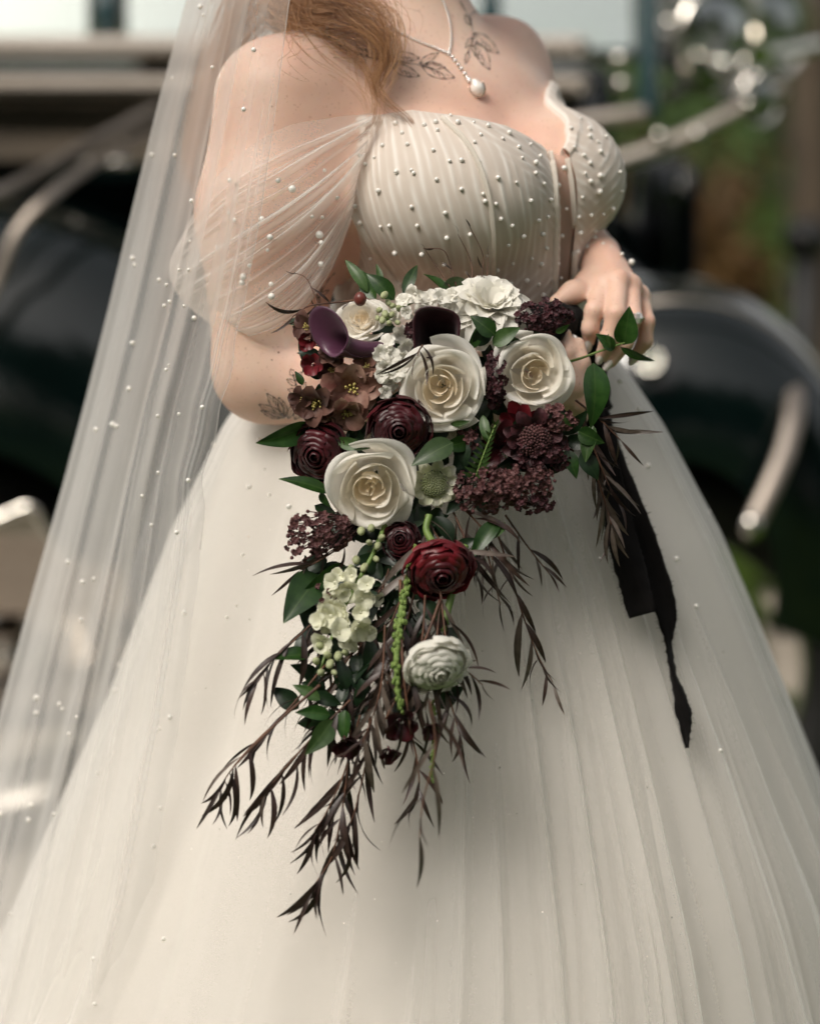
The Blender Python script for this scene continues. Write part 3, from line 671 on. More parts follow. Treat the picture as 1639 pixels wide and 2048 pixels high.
bod_bvh = bvh(*join([(Pl2.reshape(-1, 3), Fl2), (Pr2.reshape(-1, 3), Fr2), (Pp.reshape(-1, 3), Fp)]))
def on_surface(tree, pts, n, lift=0.0015):
    P = []
    for px, py in spline(np.array(pts, float), n):
        p, nn = hit(tree, px, py)
        if p is not None: P.append(np.array(p + nn * lift))
    return np.array(P)
BONE = tulle('boning_tape', (0.84, 0.79, 0.71, 1), 0.62, 0.4, 2.0, 0.2)
for pts, w in (([(702, 412), (732, 470), (772, 535), (806, 590)], 0.0042), ([(884, 238), (930, 285), (962, 345), (982, 430), (986, 520), (984, 600)], 0.0034),
               ([(1098, 305), (1106, 360), (1108, 450), (1107, 600)], 0.0032), ([(1133, 318), (1142, 380), (1146, 470), (1144, 590)], 0.0030)):
    P = on_surface(bod_bvh, pts, 40)
    if len(P) > 4: wobj('boning_seam', *tube(P, w, 8, True, 0.45), BONE, dress)

pearl_me = make_mesh('pearl', *sphere(1.0, 10, 8)); pearl_me.materials.append(PEARL)
def pearls(tree, spots, parent, rpx=5.2, lift=0.7, jitter=0.2):
    for s in spots:
        px, py = s[0], s[1]
        p, n = hit(tree, px, py)
        if p is None: continue
        r = (s[2] if len(s) > 2 else rpx * random.uniform(1 - jitter, 1 + jitter)) * mpp(p.y)
        obj('pearl', pearl_me, None, parent, T(p + n * r * lift) @ Matrix.Diagonal((r, r, r, 1)))
# positions read off the bodice (zoomed crop of 650..1300 x 0..620 at 2.522x)
_bp = [(800,558),(632,586),(704,586),(748,620),(668,622),(820,638),(937,602),(866,614),(1018,656),(1052,672),(924,672),(784,682),(892,702),(752,720),(1032,730),(972,745),(1128,744),(1080,790),(990,798),(1056,822),(1148,766),
 (564,660),(502,634),(558,620),(390,674),(357,628),(416,731),(293,736),(546,760),(250,796),(206,830),(168,778),(180,704),(362,868),(436,858),(448,874),(686,810),(772,816),(626,814),(562,906),(686,954),(869,898),(961,920),(1056,874),(1100,926),(794,978),(803,1014),(858,1028),(1032,1012),(1131,1008),(274,962),(438,1042),(604,1072),(466,1136),(327,1136),(882,1102),(940,1136),(1071,1110),(1118,1094),(614,1196),(728,1180),(995,1188),(1091,1180),(922,1234),(1113,1252),(356,1272),(490,1278),(816,1286),(232,1304),(600,1330),(712,1372),(944,1328),(1041,1304),(1087,1332),(864,1358),(1013,1414),(1075,1434),(1096,1486),(934,1426),(376,1430),(157,1040),(181,1122),(282,1142),
 (1194,738),(1252,744),(1302,784),(1200,850),(1168,936),(1212,1054),(1163,1094),(1189,1190),(1170,1330),(1184,1402),(1168,1464),(1330,690),(1286,600),(1272,552),(1238,650),(1342,580),(1358,582),(1330,652),(1372,716),(1412,690),(1458,700),(1384,766),(1332,822),(1308,874),(1382,886),(1334,914),(1379,967),(1294,994),(1482,868),(1492,964),(1444,1050),(1338,1084),(1398,1080),(1274,1094),(1280,1174),(1352,1194),(1360,1164),(1246,1250),(1314,1244),(1268,1270),(1240,1322),(1312,1272),(1272,1362),(1510,780),(1281,514)]
pearls(bod_bvh, [(650 + x / 2.522, y / 2.522) for x, y in _bp], bod, 4.3, 0.7, 0.28)

# ---- skirt
_sp = [620, 660, 700, 760, 850, 1000, 1200, 1400, 1700, 2048, 2500, 2900]
_sr = [1168, 1182, 1212, 1250, 1300, 1362, 1448, 1528, 1645, 1755, 1860, 1920]
_sl = [668, 640, 590, 530, 475, 420, 345, 272, 140, -15, -200, -310]
_sz = np.array([U(800, y, 0.0)[2] for y in _sp])
_sR = np.array([U(x, y, 0.0)[0] for x, y in zip(_sr, _sp)]); _sL = np.array([U(x, y, 0.0)[0] for x, y in zip(_sl, _sp)])
Z_TOP, Z_BOT = 1.165, 0.012
def skirt(off, folds, n, m, seed, amp=1.0, swell=0.006):
    g = np.random.default_rng(seed)
    t = np.linspace(0, 1, n)[:, None]; z = Z_TOP + (Z_BOT - Z_TOP) * t
    ph = np.linspace(-math.pi, math.pi, m, endpoint=False)[None]
    zi = _sz[::-1]
    xr = np.interp(z, zi, _sR[::-1]); xl = np.interp(z, zi, _sL[::-1])
    hw = (xr - xl) / 2; cx = (xr + xl) / 2
    rad = np.zeros((n, m)) + off * np.clip(t * 5, 0.2, 1)
    for k in range(9):                                                    # broad soft swells
        f = g.integers(3, 16); rad += swell * 0.5 * t ** 0.8 * np.sin(f * ph + g.uniform(0, 6.28) + g.uniform(-1, 1) * t * 2)
    for (p0, p1, w, a, t0) in folds:                                      # single crisp folds running down
        pc = R(p0) + (R(p1) - R(p0)) * t ** 0.8
        dphi = (ph - pc + math.pi) % (2 * math.pi) - math.pi
        ww = R(w) * (1.15 - 0.25 * t)
        s = np.clip((t - t0) / 0.12, 0, 1)
        x = dphi / ww
        rad += amp * a * s * np.clip(t * 2.2, 0.1, 1) * np.exp(-np.abs(x) ** 2.2) * (1 + 0.5 * np.tanh(3 * x))
    S, Cc = np.sin(ph), np.cos(ph)
    X = cx + (hw + rad) * S; Y = 0.02 - (hw * 0.86 + rad) * Cc
    return np.stack([X, Y, np.broadcast_to(z, X.shape)], -1).reshape(-1, 3), gridF(n, m, True)
def rand_folds(seed, count, lo=-178, hi=178, w=(0.7, 2.2), a=(0.004, 0.016), drift=5):
    g = np.random.default_rng(seed); out = []
    for _ in range(count):
        p = g.uniform(lo, hi); out.append((p, p + g.uniform(-drift, drift), g.uniform(*w), g.uniform(*a), max(0, g.uniform(-0.3, 0.45))))
    return out
lining = wobj('skirt_lining', *skirt(0.002, rand_folds(3, 18, -178, 178, w=(4, 9), a=(0.002, 0.006)), 130, 900, 3, 1.0, 0.006), LINING, dress)
V2, F2 = skirt(0.014, rand_folds(4, 16, -178, -8, w=(2, 5), a=(0.002, 0.005)) + rand_folds(5, 34, -8, 178, w=(0.9, 3.0), a=(0.002, 0.007)) + rand_folds(15, 12, 4, 60, (0.6, 1.4), (0.004, 0.008), 4), 120, 1300, 5, 1.0, 0.006)
under = wobj('tulle_underlayer', V2, F2, TULLE2, dress)
main_folds = [(10, 15, 1.0, 0.020, 0.05), (17, 20, 0.7, 0.016, 0.2), (22, 30, 1.2, 0.022, 0.0), (28, 33, 0.8, 0.018, 0.15), (34, 41, 1.4, 0.022, 0.0), (40, 52, 1.0, 0.018, 0.05),
              (5, 6, 1.0, 0.016, 0.3), (-3, -6, 0.9, 0.012, 0.45), (47, 60, 1.5, 0.018, 0.2), (13, 9, 0.8, 0.016, 0.5), (26, 24, 0.9, 0.016, 0.4), (-12, -14, 1.2, 0.012, 0.4), (56, 68, 1.4, 0.014, 0.3)]
V3, F3 = skirt(0.026, [(p0_, p1_, w_ * 1.1, a_ * 0.62, t_) for p0_, p1_, w_, a_, t_ in main_folds] + rand_folds(8, 26, -178, -5, w=(1.5, 4.5), a=(0.002, 0.005)) + rand_folds(18, 36, -5, 178, w=(0.7, 2.4), a=(0.002, 0.0065)), 130, 1500, 8, 1.0, 0.008)
over = wobj('tulle_overlayer', V3, F3, TULLE, dress)
skirt_bvh = bvh(V3, F3)
pearls(skirt_bvh, [(500, 974, 5), (580, 1014, 6), (372, 1226, 5), (335, 1214, 4), (233, 1381, 5), (343, 1435, 5.5), (320, 1458, 3.5), (198, 1546, 4), (323, 1616, 4), (310, 1693, 4.5), (110, 1719, 4.5),
    (40, 1877, 4), (190, 1918, 4.5), (191, 2008, 4.5), (329, 1878, 4.5), (154, 1884, 3.5), (215, 1730, 3), (1350, 1118, 5), (1389, 1213, 4.5), (1293, 932, 5), (1246, 949, 4), (1236, 764, 5), (1274, 820, 5), (1292, 788, 5),
    (290, 780, 4), (487, 1110, 3.5), (540, 990, 3), (455, 1235, 3), (430, 890, 4), (520, 880, 3.5), (240, 1330, 3.5), (1440, 1500, 4)], over)
# glitter caught in the net
gl = []
for _ in range(420):
    px, py = random.gauss(880, 420), random.uniform(900, 2040)
    p, n = hit(skirt_bvh, px, py)
    if p is None: continue
    s = random.uniform(0.8, 1.7) * mpp(p.y)
    a = Vector((random.gauss(0, 1), random.gauss(0, 1), random.gauss(0, 1))).normalized(); b = a.orthogonal().normalized() * s; c = a.cross(b)
    q = p + n * 0.001; gl.append((np.array([q + b, q + c, q - b, q - c]), [[0, 1, 2, 3]]))
GLIT = pmat('glitter', (0.95, 0.92, 0.88, 1), 0.12, 0.9)
wobj('glitter', *join(gl), GLIT, dress, False, kind='stuff')

# ---- off-shoulder sleeve: a fan of net gathered at the bust and wrapped round the arm
_rows = [  # control columns: gathered end ... round the arm ... behind it   (px, py, depth)
    [(748, 226, -0.115), (660, 236, -0.158), (560, 258, -0.170), (455, 330, -0.155), (385, 430, -0.085), (380, 470, 0.00), (470, 470, 0.03)],
    [(742, 252, -0.126), (655, 312, -0.166), (560, 376, -0.180), (450, 436, -0.160), (362, 512, -0.080), (345, 536, -0.01), (450, 520, 0.03)],
    [(732, 310, -0.130), (655, 385, -0.166), (570, 450, -0.176), (455, 525, -0.160), (372, 580, -0.090), (362, 590, -0.02), (450, 580, 0.02)],
    [(718, 375, -0.130), (655, 470, -0.168), (580, 550, -0.178), (480, 618, -0.164), (415, 634, -0.095), (405, 630, -0.03), (480, 620, 0.01)],
    [(704, 436, -0.126), (660, 545, -0.164), (592, 634, -0.174), (510, 672, -0.160), (448, 668, -0.100), (440, 655, -0.04), (500, 640, 0.00)]]
ctrl = np.array([[U(*c) for c in r] for r in _rows])
nu, nv = 220, 70
cols = np.array([spline(ctrl[i], nv) for i in range(5)])                  # 5 x nv
sl = np.array([spline(cols[:, j], nu) for j in range(nv)]).transpose(1, 0, 2)
uu = np.linspace(0, 1, nu)[:, None]; vv = np.linspace(0, 1, nv)[None]
g = np.random.default_rng(4); dsp = np.zeros((nu, nv))
for k in range(34):
    c = g.uniform(0.12, 1.0) + g.uniform(-0.06, 0.06) * vv; w = g.uniform(0.006, 0.02) * (0.6 + 0.9 * vv); x = (uu - c) / w
    dsp += g.uniform(0.003, 0.008) * np.exp(-np.abs(x) ** 2) * np.clip(1.15 - vv * 0.9, 0.15, 1) * (1 + 0.6 * np.tanh(3 * x))
sl[..., 1] -= dsp; sl[..., 2] += dsp * 0.4
sleeve = wobj('sleeve', sl.reshape(-1, 3), gridF(nu, nv), SLEEVE, dress)
sl_bvh = bvh(sl.reshape(-1, 3), gridF(nu, nv))
pearls(sl_bvh, [(330 + x / 3.278, y / 3.278, r) for x, y, r in ((736,1174,5.5),(830,1234,8),(434,1184,5),(635,1432,6),(686,1548,6.5),(1004,1538,8),(1014,1584,5),(424,1396,4.5),(460,1440,5),(668,1634,4),(556,1736,5),(513,1802,7),(515,1858,6),(702,1872,5),(690,1930,7),(1010,1724,6),(1120,1292,4.5),(1040,1116,4),(958,1414,4),(1028,1426,4),(345,1618,3.5),(165,1770,4),(95,1750,3.5),(1266,1014,4.5),(1316,1080,6),(1376,1034,6))], sleeve)
# ================================================================== the veil
VEIL = tulle('veil_net', (0.95, 0.94, 0.92, 1), 0.23, 0.50, 2.4, 0.62)
_vy = [-480, -350, -200, 0, 200, 430, 640, 800, 960, 1200, 1430, 1800, 2300, 2700]
_vl = [660, 540, 448, 372, 318, 262, 212, 172, 130, 62, 0, -105, -245, -350]
_vr = [800, 720, 640, 578, 553, 520, 482, 440, 412, 390, 360, 300, 200, 120]
def veil_sheet(yl, yr, right, n, m, seed, folds, amp):
    g = np.random.default_rng(seed)
    rows = np.linspace(-480, 2700, n); u = np.linspace(0, 1, m)
    L = np.interp(rows, _vy, _vl)[:, None]; Rr = np.interp(rows, _vy, right)[:, None]
    k = np.clip((rows + 480) / 1500, 0.02, 1.3)[:, None]
    px = L + (Rr - L) * u[None]
    edge = (u ** 6)[None] * (6 * np.sin(rows / 55.0) + 4 * np.sin(rows / 23.0 + 1))[:, None] * (np.clip((rows - 500) / 300, 0, 1) * np.clip((1250 - rows) / 300, 0.15, 1))[:, None]
    px = px + edge
    Yl = np.interp(rows, [-480, 0, 800, 2700], yl)[:, None]; Yr = np.interp(rows, [-480, 0, 800, 2700], yr)[:, None]
    Y = Yl + (Yr - Yl) * np.sin(u * math.pi / 2)[None] ** 0.9
    for _ in range(folds):
        c = g.uniform(0.02, 0.98) + g.uniform(-0.10, 0.10) * (rows[:, None] / 1500); w = g.uniform(0.03, 0.10); x = (u[None] - c) / w
        a = g.uniform(0.3, 1.0) * amp * np.clip((rows[:, None] - g.uniform(-400, 500)) / 500, 0.05, 1)
        Y = Y - a * np.exp(-np.abs(x) ** 2) * (1 + 0.7 * np.tanh(3 * x)); px = px + 500 * a * x * np.exp(-x ** 2) * k * 0.7
    pts = np.empty((n, m, 3))
    for i in range(n):
        d = FWD[None] * K + RGT[None] * (px[i][:, None] - 819.5) + UPV[None] * (1024 - rows[i])
        pts[i] = CAM + d * ((Y[i] - CAM[1]) / d[:, 1])[:, None]
    pts[..., 2] = np.maximum(pts[..., 2], 0.02)
    return pts.reshape(-1, 3), gridF(n, m)
vf = veil_sheet([0.05, 0.03, 0.05, 0.06], [-0.05, -0.19, -0.21, -0.24], _vr, 150, 240, 11, 14, 0.010)
vb = veil_sheet([0.10, 0.04, 0.06, 0.08], [0.16, 0.26, 0.34, 0.50], [900, 860, 800, 760, 740, 700, 640, 600, 560, 500, 450, 380, 300, 250], 110, 220, 12, 9, 0.016)
veil = obj('veil', None, None, None, T(U(480, -200, 0.05)), label='long sheer bridal veil dotted with pearls hanging over her bare shoulder', category='veil')
vfo = wobj('veil_front', *vf, VEIL, veil)
vbo = wobj('veil_back', *vb, VEIL, veil)
edgeP = vf[0].reshape(150, 240, 3)[:, -1]
wobj('veil_edge', *tube(edgeP[10:75], 0.0006, 5), VEIL, veil)
vf_bvh = bvh(*vf)
pearls(vf_bvh, [(510, 100, 5), (427, 135, 3.5), (347, 157, 3), (490, 219, 5), (386, 402, 4.5), (380, 482, 2.5), (268, 517, 5), (272, 530, 4), (307, 310, 4), (350, 310, 3.5), (404, 14, 5), (408, 31, 3), (342, 604, 4), (390, 636, 5), (370, 612, 3), (360, 540, 3.5), (380, 540, 4), (320, 560, 4), (335, 570, 3.5), (331, 612, 4),
    (263, 685, 5), (261, 778, 5), (229, 849, 6), (236, 853, 5), (195, 860, 5), (335, 740, 4), (340, 731, 3), (360, 828, 3.5), (405, 814, 5), (318, 832, 4), (374, 960, 5), (318, 945, 3.5), (287, 992, 4), (357, 1065, 5), (305, 1050, 3.5), (139, 1124, 5), (168, 1164, 5), (190, 1158, 4), (165, 1240, 4), (77, 1396, 6), (76, 1426, 5), (121, 1408, 4), (127, 1418, 4), (155, 1434, 3.5), (66, 1611, 5), (60, 1640, 5), (110, 1628, 4), (4, 1628, 5), (140, 1468, 3.5), (24, 1829, 4)], vfo)
# ---- tattoos: fine ink lines lying on the skin
INK = bpy.data.materials.new('tattoo_ink'); INK.use_nodes = True
_n = INK.node_tree.nodes; _l = INK.node_tree.links; _b = _n['Principled BSDF']; _b.inputs['Base Color'].default_value = (0.05, 0.045, 0.047, 1); _b.inputs['Roughness'].default_value = 0.5
_t = _n.new('ShaderNodeBsdfTransparent'); _m = _n.new('ShaderNodeMixShader'); _no = _n.new('ShaderNodeTexNoise'); _no.inputs['Scale'].default_value = 350
_mr = _n.new('ShaderNodeMapRange'); _mr.inputs['To Min'].default_value = 0.40; _mr.inputs['To Max'].default_value = 0.9; _l.new(_no.outputs[0], _mr.inputs[0]); _l.new(_mr.outputs[0], _m.inputs[0])
_l.new(_t.outputs[0], _m.inputs[1]); _l.new(_b.outputs[0], _m.inputs[2]); _l.new(_m.outputs[0], _n['Material Output'].inputs[0])
def ink(paths, label, w=2.5):
    parts = []
    for p in paths:
        wd = w
        if isinstance(p, tuple): p, wd = p
        P2 = spline(np.array(p, float), max(8, int(len(p) * 6))); d = np.gradient(P2, axis=0); d /= np.linalg.norm(d, axis=1)[:, None] + 1e-9
        nn = np.stack([-d[:, 1], d[:, 0]], 1); V = []; ok = True
        for i in range(len(P2)):
            ww = wd * 0.5 * (0.75 + 0.35 * math.sin(i * 0.9))
            for s in (-1, 1):
                q = P2[i] + s * ww * nn[i]; h_, nr = hit(body_bvh, q[0], q[1])
                if h_ is None: ok = False; break
                V.append(np.array(h_ + nr * 0.0007))
            if not ok: break
        if ok: parts.append((np.array(V), gridF(len(P2), 2)))
    if parts: wobj('tattoo', *join(parts), INK, person, True, label=label)
def tl(bx, by, tx, ty, w, vein=True, shade=False):
    b, t = np.array((bx, by), float), np.array((tx, ty), float); d = t - b; n = np.array((-d[1], d[0])) / (np.linalg.norm(d) + 1e-9)
    out = [[b, b + d * 0.3 + n * w, b + d * 0.7 + n * w * 0.8, t], [b, b + d * 0.3 - n * w, b + d * 0.7 - n * w * 0.8, t]]
    if vein: out.append(([b, b + d * 0.5 + n * w * 0.1, b + d * 0.85], 1.1))
    if shade:
        for k in (0.3, 0.45, 0.6): out.append(([b + d * k, b + d * (k + 0.15) + n * w * 0.6], 2.2))
    return out
ink([[(640, 62), (690, 95), (735, 114), (790, 124), (840, 131), (880, 145)]] + tl(784, 112, 838, 117, 9, True, True) + tl(782, 132, 838, 153, 10, True, True) + tl(838, 128, 876, 106, 6) + tl(842, 132, 908, 156, 12, True, True) + tl(850, 128, 890, 136, 6)
    + tl(735, 112, 712, 92, 6) + tl(715, 108, 730, 128, 6) + tl(690, 92, 668, 78, 5) + tl(680, 90, 692, 108, 5) + tl(660, 75, 642, 56, 6), 'leafy sprig tattoo along the collarbone')
ink([[(918, 2), (938, 40), (944, 76), (934, 108)]] + tl(946, 66, 996, 108, 10, True, True) + tl(950, 84, 978, 140, 11, True, True) + tl(940, 50, 928, 30, 5) + tl(944, 76, 930, 96, 5) + tl(938, 40, 952, 22, 5) + tl(936, 104, 930, 128, 4) + tl(942, 90, 956, 118, 4), 'drooping flower sprig tattoo below the far shoulder')
ink([[(638, 612), (640, 580), (648, 545), (664, 505)], [(636, 600), (628, 572), (618, 548)], [(640, 585), (655, 560), (668, 545)]] + tl(648, 545, 656, 532, 3, False) + tl(652, 533, 661, 520, 3, False) + tl(656, 522, 664, 508, 3, False) + tl(644, 552, 636, 540, 3, False) + tl(624, 566, 616, 552, 3, False)
    + tl(638, 595, 620, 588, 3, False) + tl(640, 590, 656, 580, 3, False) + tl(638, 605, 630, 620, 3, False), 'lavender stem tattoo on the inner upper arm')
ink(tl(570, 834, 518, 808, 8) + tl(568, 830, 534, 786, 9, True, True) + tl(572, 832, 558, 794, 8, True, True) + tl(576, 836, 590, 806, 6) + tl(590, 838, 602, 814, 6) + tl(560, 836, 522, 820, 5), 'leaf cluster tattoo on the elbow')
ink([[(612, 802), (596, 780), (586, 748)]] + tl(600, 786, 576, 778, 5) + tl(594, 770, 574, 758, 5) + tl(588, 752, 582, 738, 5) + tl(592, 762, 604, 744, 5) + tl(602, 784, 612, 764, 5), 'small sprig tattoo above the elbow')
# ---- moles
MOLE = pmat('mole', (0.20, 0.095, 0.06, 1), 0.6, col2=(0.24, 0.12, 0.08, 1), nscale=300)
for px, py, r in ((473, 370, 3.2), (557, 705, 2.0), (544, 720, 1.6), (530, 286, 1.8), (453, 213, 2.2), (544, 213, 1.8), (660, 230, 1.6)):
    p, n = hit(body_bvh, px, py)
    if p is not None: wobj('mole', *(lambda s: (s[0] * np.array((1, 0.5, 1)) + np.array(p), s[1]))(sphere(r * mpp(p.y), 10, 6)), MOLE, person)
# ---- fingernails: pale polish
NAIL = pmat('pale_nail_polish', (0.66, 0.62, 0.58, 1), 0.14, col2=(0.72, 0.68, 0.65, 1), nscale=400, coat=0.8)
def nail(a, b, r, ln=0.0125, wd=0.0078, roll=0.0):
    a, b = Vector(a), Vector(b); X = (b - a).normalized(); n = Vector(CAM) - b; n = (n - X * n.dot(X)).normalized(); n = Quaternion(X, roll) @ n; Y = n.cross(X)
    c = b + n * r * 0.86 + X * r * 0.45; M = Matrix.Identity(4)
    for i in range(3): M[i][0], M[i][1], M[i][2], M[i][3] = X[i], Y[i], n[i], c[i]
    u = np.linspace(-1, 1, 7)[None]; v = np.linspace(0, 1, 9)[:, None]
    w = wd / 2 * np.sqrt(np.clip(1 - (2 * np.abs(v - 0.42) / 1.17) ** 3.0, 0.02, 1)); y = u * w; z = -(y ** 2) / (wd * 0.75) + 0.0006 * np.sin(v * 3.1) + 0 * u
    o = obj('fingernail', make_mesh('fingernail', np.stack([(v - 0.45) * ln + 0 * u, y, z], -1).reshape(-1, 3), gridF(9, 7)), NAIL, person, M)
    so = o.modifiers.new('thickness', 'SOLIDIFY'); so.thickness = 0.0006; so.offset = 1
nail(U(1179, 656, -0.154), U(1176, 680, -0.149), 0.0070, 0.0150, 0.0088)
nail(U(1217, 676, -0.160), U(1203, 708, -0.151), 0.0068, 0.012, 0.008)
nail(U(1248, 686, -0.152), U(1221, 723, -0.147), 0.0068, 0.013, 0.0085, 0.2)
nail(U(1290, 680, -0.124), U(1268, 714, -0.119), 0.0060, 0.010, 0.007)
nail(U(1134, 704, -0.172), U(1128, 672, -0.168), 0.0066, 0.0135, 0.0078, 0.5)
nail(U(1160, 728, -0.172), U(1155, 692, -0.164), 0.0066, 0.0135, 0.0078, -0.6)
nail(U(1172, 764, -0.160), U(1168, 730, -0.150), 0.0066, 0.0125, 0.0078, -0.5)
# ---- hair: auburn waves
HAIR = pmat('auburn_hair', (0.26, 0.115, 0.045, 1), 0.34, col2=(0.56, 0.31, 0.15, 1), nscale=25, detail=4, stretch=(1, 1, 0.3), spec=0.5, rand=0.0)
def ybody(px, py, lift, default):
    p, n = hit(body_bvh, px, py); return default if p is None else p.y - lift
def lock(path, n, spread, seed, r=0.00042, wob=1.0, ends=0.35, label=None):
    """strands following (px, py, depth) with their own drift; spread in metres"""
    g = np.random.default_rng(seed); c = np.array([U(*p) for p in path]); parts = []
    for i in range(n):
        k = len(c); off = g.normal(size=3) * spread; o2 = g.normal(size=3) * spread * 0.5; t = np.linspace(0, 1, k)[:, None]
        w = (0.5 + 0.9 * np.sin(t * math.pi)) * (1 - (1 - ends) * t)
        P = c + off * w + o2 * np.sin(t * 5 + g.uniform(0, 6)) * wob * w
        ln = g.uniform(0.72, 1.0); Q = spline(P, 26)[: max(8, int(26 * ln))]
        parts.append(tube(Q, np.linspace(r, r * 0.35, len(Q)) * g.uniform(0.7, 1.2), 4, False))
    o = wobj('hair_lock', *join(parts), HAIR, person, True, kind='stuff')
    if label: o['label'] = label
HY = -0.10
lock([(760, -420, 0.02), (640, -260, 0.0), (560, -110, -0.02), (545, -20, -0.05), (600, 28, -0.075), (680, 30, -0.085), (755, 55, -0.095), (778, 105, -0.10), (752, 165, -0.105), (742, 190, -0.11)], 150, 0.0165, 301, ends=0.30, label='thick auburn wave sweeping across the collarbone')
lock([(780, -420, 0.02), (700, -260, 0.0), (640, -120, -0.03), (620, -30, -0.06), (680, -4, -0.075), (740, 20, -0.085), (770, 70, -0.10), (768, 130, -0.105), (745, 180, -0.11)], 120, 0.0150, 302, ends=0.35)
lock([(700, -250, 0.0), (600, -80, -0.03), (575, 10, -0.065), (620, 62, -0.085), (690, 90, -0.09), (735, 145, -0.10), (752, 205, -0.11), (738, 255, -0.125), (700, 286, -0.15), (628, 292, -0.16)], 16, 0.0035, 303, 0.0004, 0.5, 0.3, 'thin strand curling back over the sleeve')
lock([(690, -200, 0.0), (640, -60, -0.05), (680, 20, -0.085), (745, 75, -0.10), (770, 120, -0.105), (750, 170, -0.108), (775, 205, -0.115), (815, 238, -0.135), (845, 285, -0.150), (834, 318, -0.162)], 26, 0.0035, 304, 0.0004, 0.5, 0.35, 'thin curl hanging onto the bodice')
lock([(620, -300, 0.05), (540, -140, 0.05), (480, 0, 0.04), (430, 130, 0.03), (392, 250, 0.02), (377, 335, 0.02), (398, 415, 0.03)], 120, 0.010, 305, ends=0.3, label='auburn hair behind the shoulder under the veil')
lock([(660, -300, 0.06), (610, -120, 0.05), (560, 0, 0.05), (500, 60, 0.05), (450, 140, 0.05), (410, 260, 0.05)], 110, 0.014, 306, ends=0.4)
lock([(640, -200, 0.0), (560, -60, -0.04), (470, 0, -0.05), (452, 60, -0.07)], 50, 0.010, 307)
lock([(800, -300, 0.08), (830, -120, 0.09), (820, -30, 0.09), (800, 20, 0.08)], 90, 0.016, 308)
for i_, (pth, n_) in enumerate((([(720, -60, -0.05), (640, 20, -0.08), (600, 60, -0.085), (660, 85, -0.09), (730, 120, -0.10), (756, 190, -0.11)], 14), ([(740, 0, -0.08), (790, 60, -0.10), (785, 130, -0.11), (760, 185, -0.115), (790, 235, -0.13), (830, 262, -0.145)], 12),
    ([(600, -20, -0.06), (590, 40, -0.09), (640, 110, -0.10), (700, 150, -0.105), (748, 200, -0.115), (745, 262, -0.135), (690, 280, -0.155)], 10), ([(560, -20, -0.05), (600, 90, -0.10), (570, 130, -0.13), (620, 170, -0.12), (650, 150, -0.11)], 6), ([(700, -20, -0.07), (742, 90, -0.10), (738, 160, -0.11), (748, 215, -0.12), (730, 270, -0.14)], 10))):
    lock(pth, n_, 0.008, 320 + i_, 0.00030, 0.9, 0.5)
capV, capF = sdf_mesh([Ell(B(0, -0.018, 1.683), (0.083, 0.098, 0.112), RT, 0.02), Cone(B(0, -0.06, 1.64), 0.075, B(-0.03, -0.075, 1.46), 0.055, 0.03)], 0.008)
wobj('hair_cap', capV, capF, HAIR, person)
# ---- necklace
SILVER = pmat('rose_silver', (0.66, 0.55, 0.47, 1), 0.22, 1.0, col2=(0.72, 0.62, 0.54, 1), nscale=80)
CRYS = pmat('crystal', (0.80, 0.78, 0.76, 1), 0.06, 0.6, col2=(0.88, 0.86, 0.84, 1), nscale=900, coat=1.0)
np0 = hit(body_bvh, 898, 108)[0]
neck = empty('necklace', np0, 'fine chain of sparkling beads with a teardrop pearl pendant on her chest', 'necklace')
bead_me = make_mesh('bead', *sphere(1.0, 8, 6)); bead_me.materials.append(CRYS)
def chain(pts, n, r0, r1):
    for i, (px, py) in enumerate(spline(np.array(pts, float), n)):
        p, nn_ = hit(body_bvh, px, py)
        if p is None: continue
        r = (r0 + (r1 - r0) * i / n) * mpp(p.y); obj('bead', bead_me, None, neck, T(p + nn_ * r) @ Matrix.Diagonal((r, r, r, 1)))
chain([(876, -10), (890, 18), (898, 50), (900, 84), (896, 108)], 24, 2.6, 3.0)
chain([(772, 52), (800, 68), (835, 84), (870, 98), (894, 108)], 26, 2.4, 3.0)
chain([(896, 110), (908, 124), (920, 140), (932, 158), (936, 164)], 9, 4.2, 4.6)
pp, pn = hit(body_bvh, 948, 181)
V, F = sphere(1.0, 18, 14); V = V.copy(); V[:, 0] *= (1 - 0.42 * np.clip(V[:, 2], 0, 1)); V[:, 1] *= (1 - 0.42 * np.clip(V[:, 2], 0, 1))
MP = T(pp + pn * 0.0055) @ Matrix.Rotation(R(-22), 4, 'Y')
obj('pendant', make_mesh('pendant', V * np.array((0.0068, 0.0062, 0.0092)), F), PEARL, neck, MP)
wobj('pendant_setting', *tube(spline([np.array(MP @ Vector((0.0072 * math.cos(a), 0.001, 0.0095 * math.sin(a)))) for a in np.linspace(R(160), R(380), 14)], 30), 0.0009, 6), SILVER, neck)
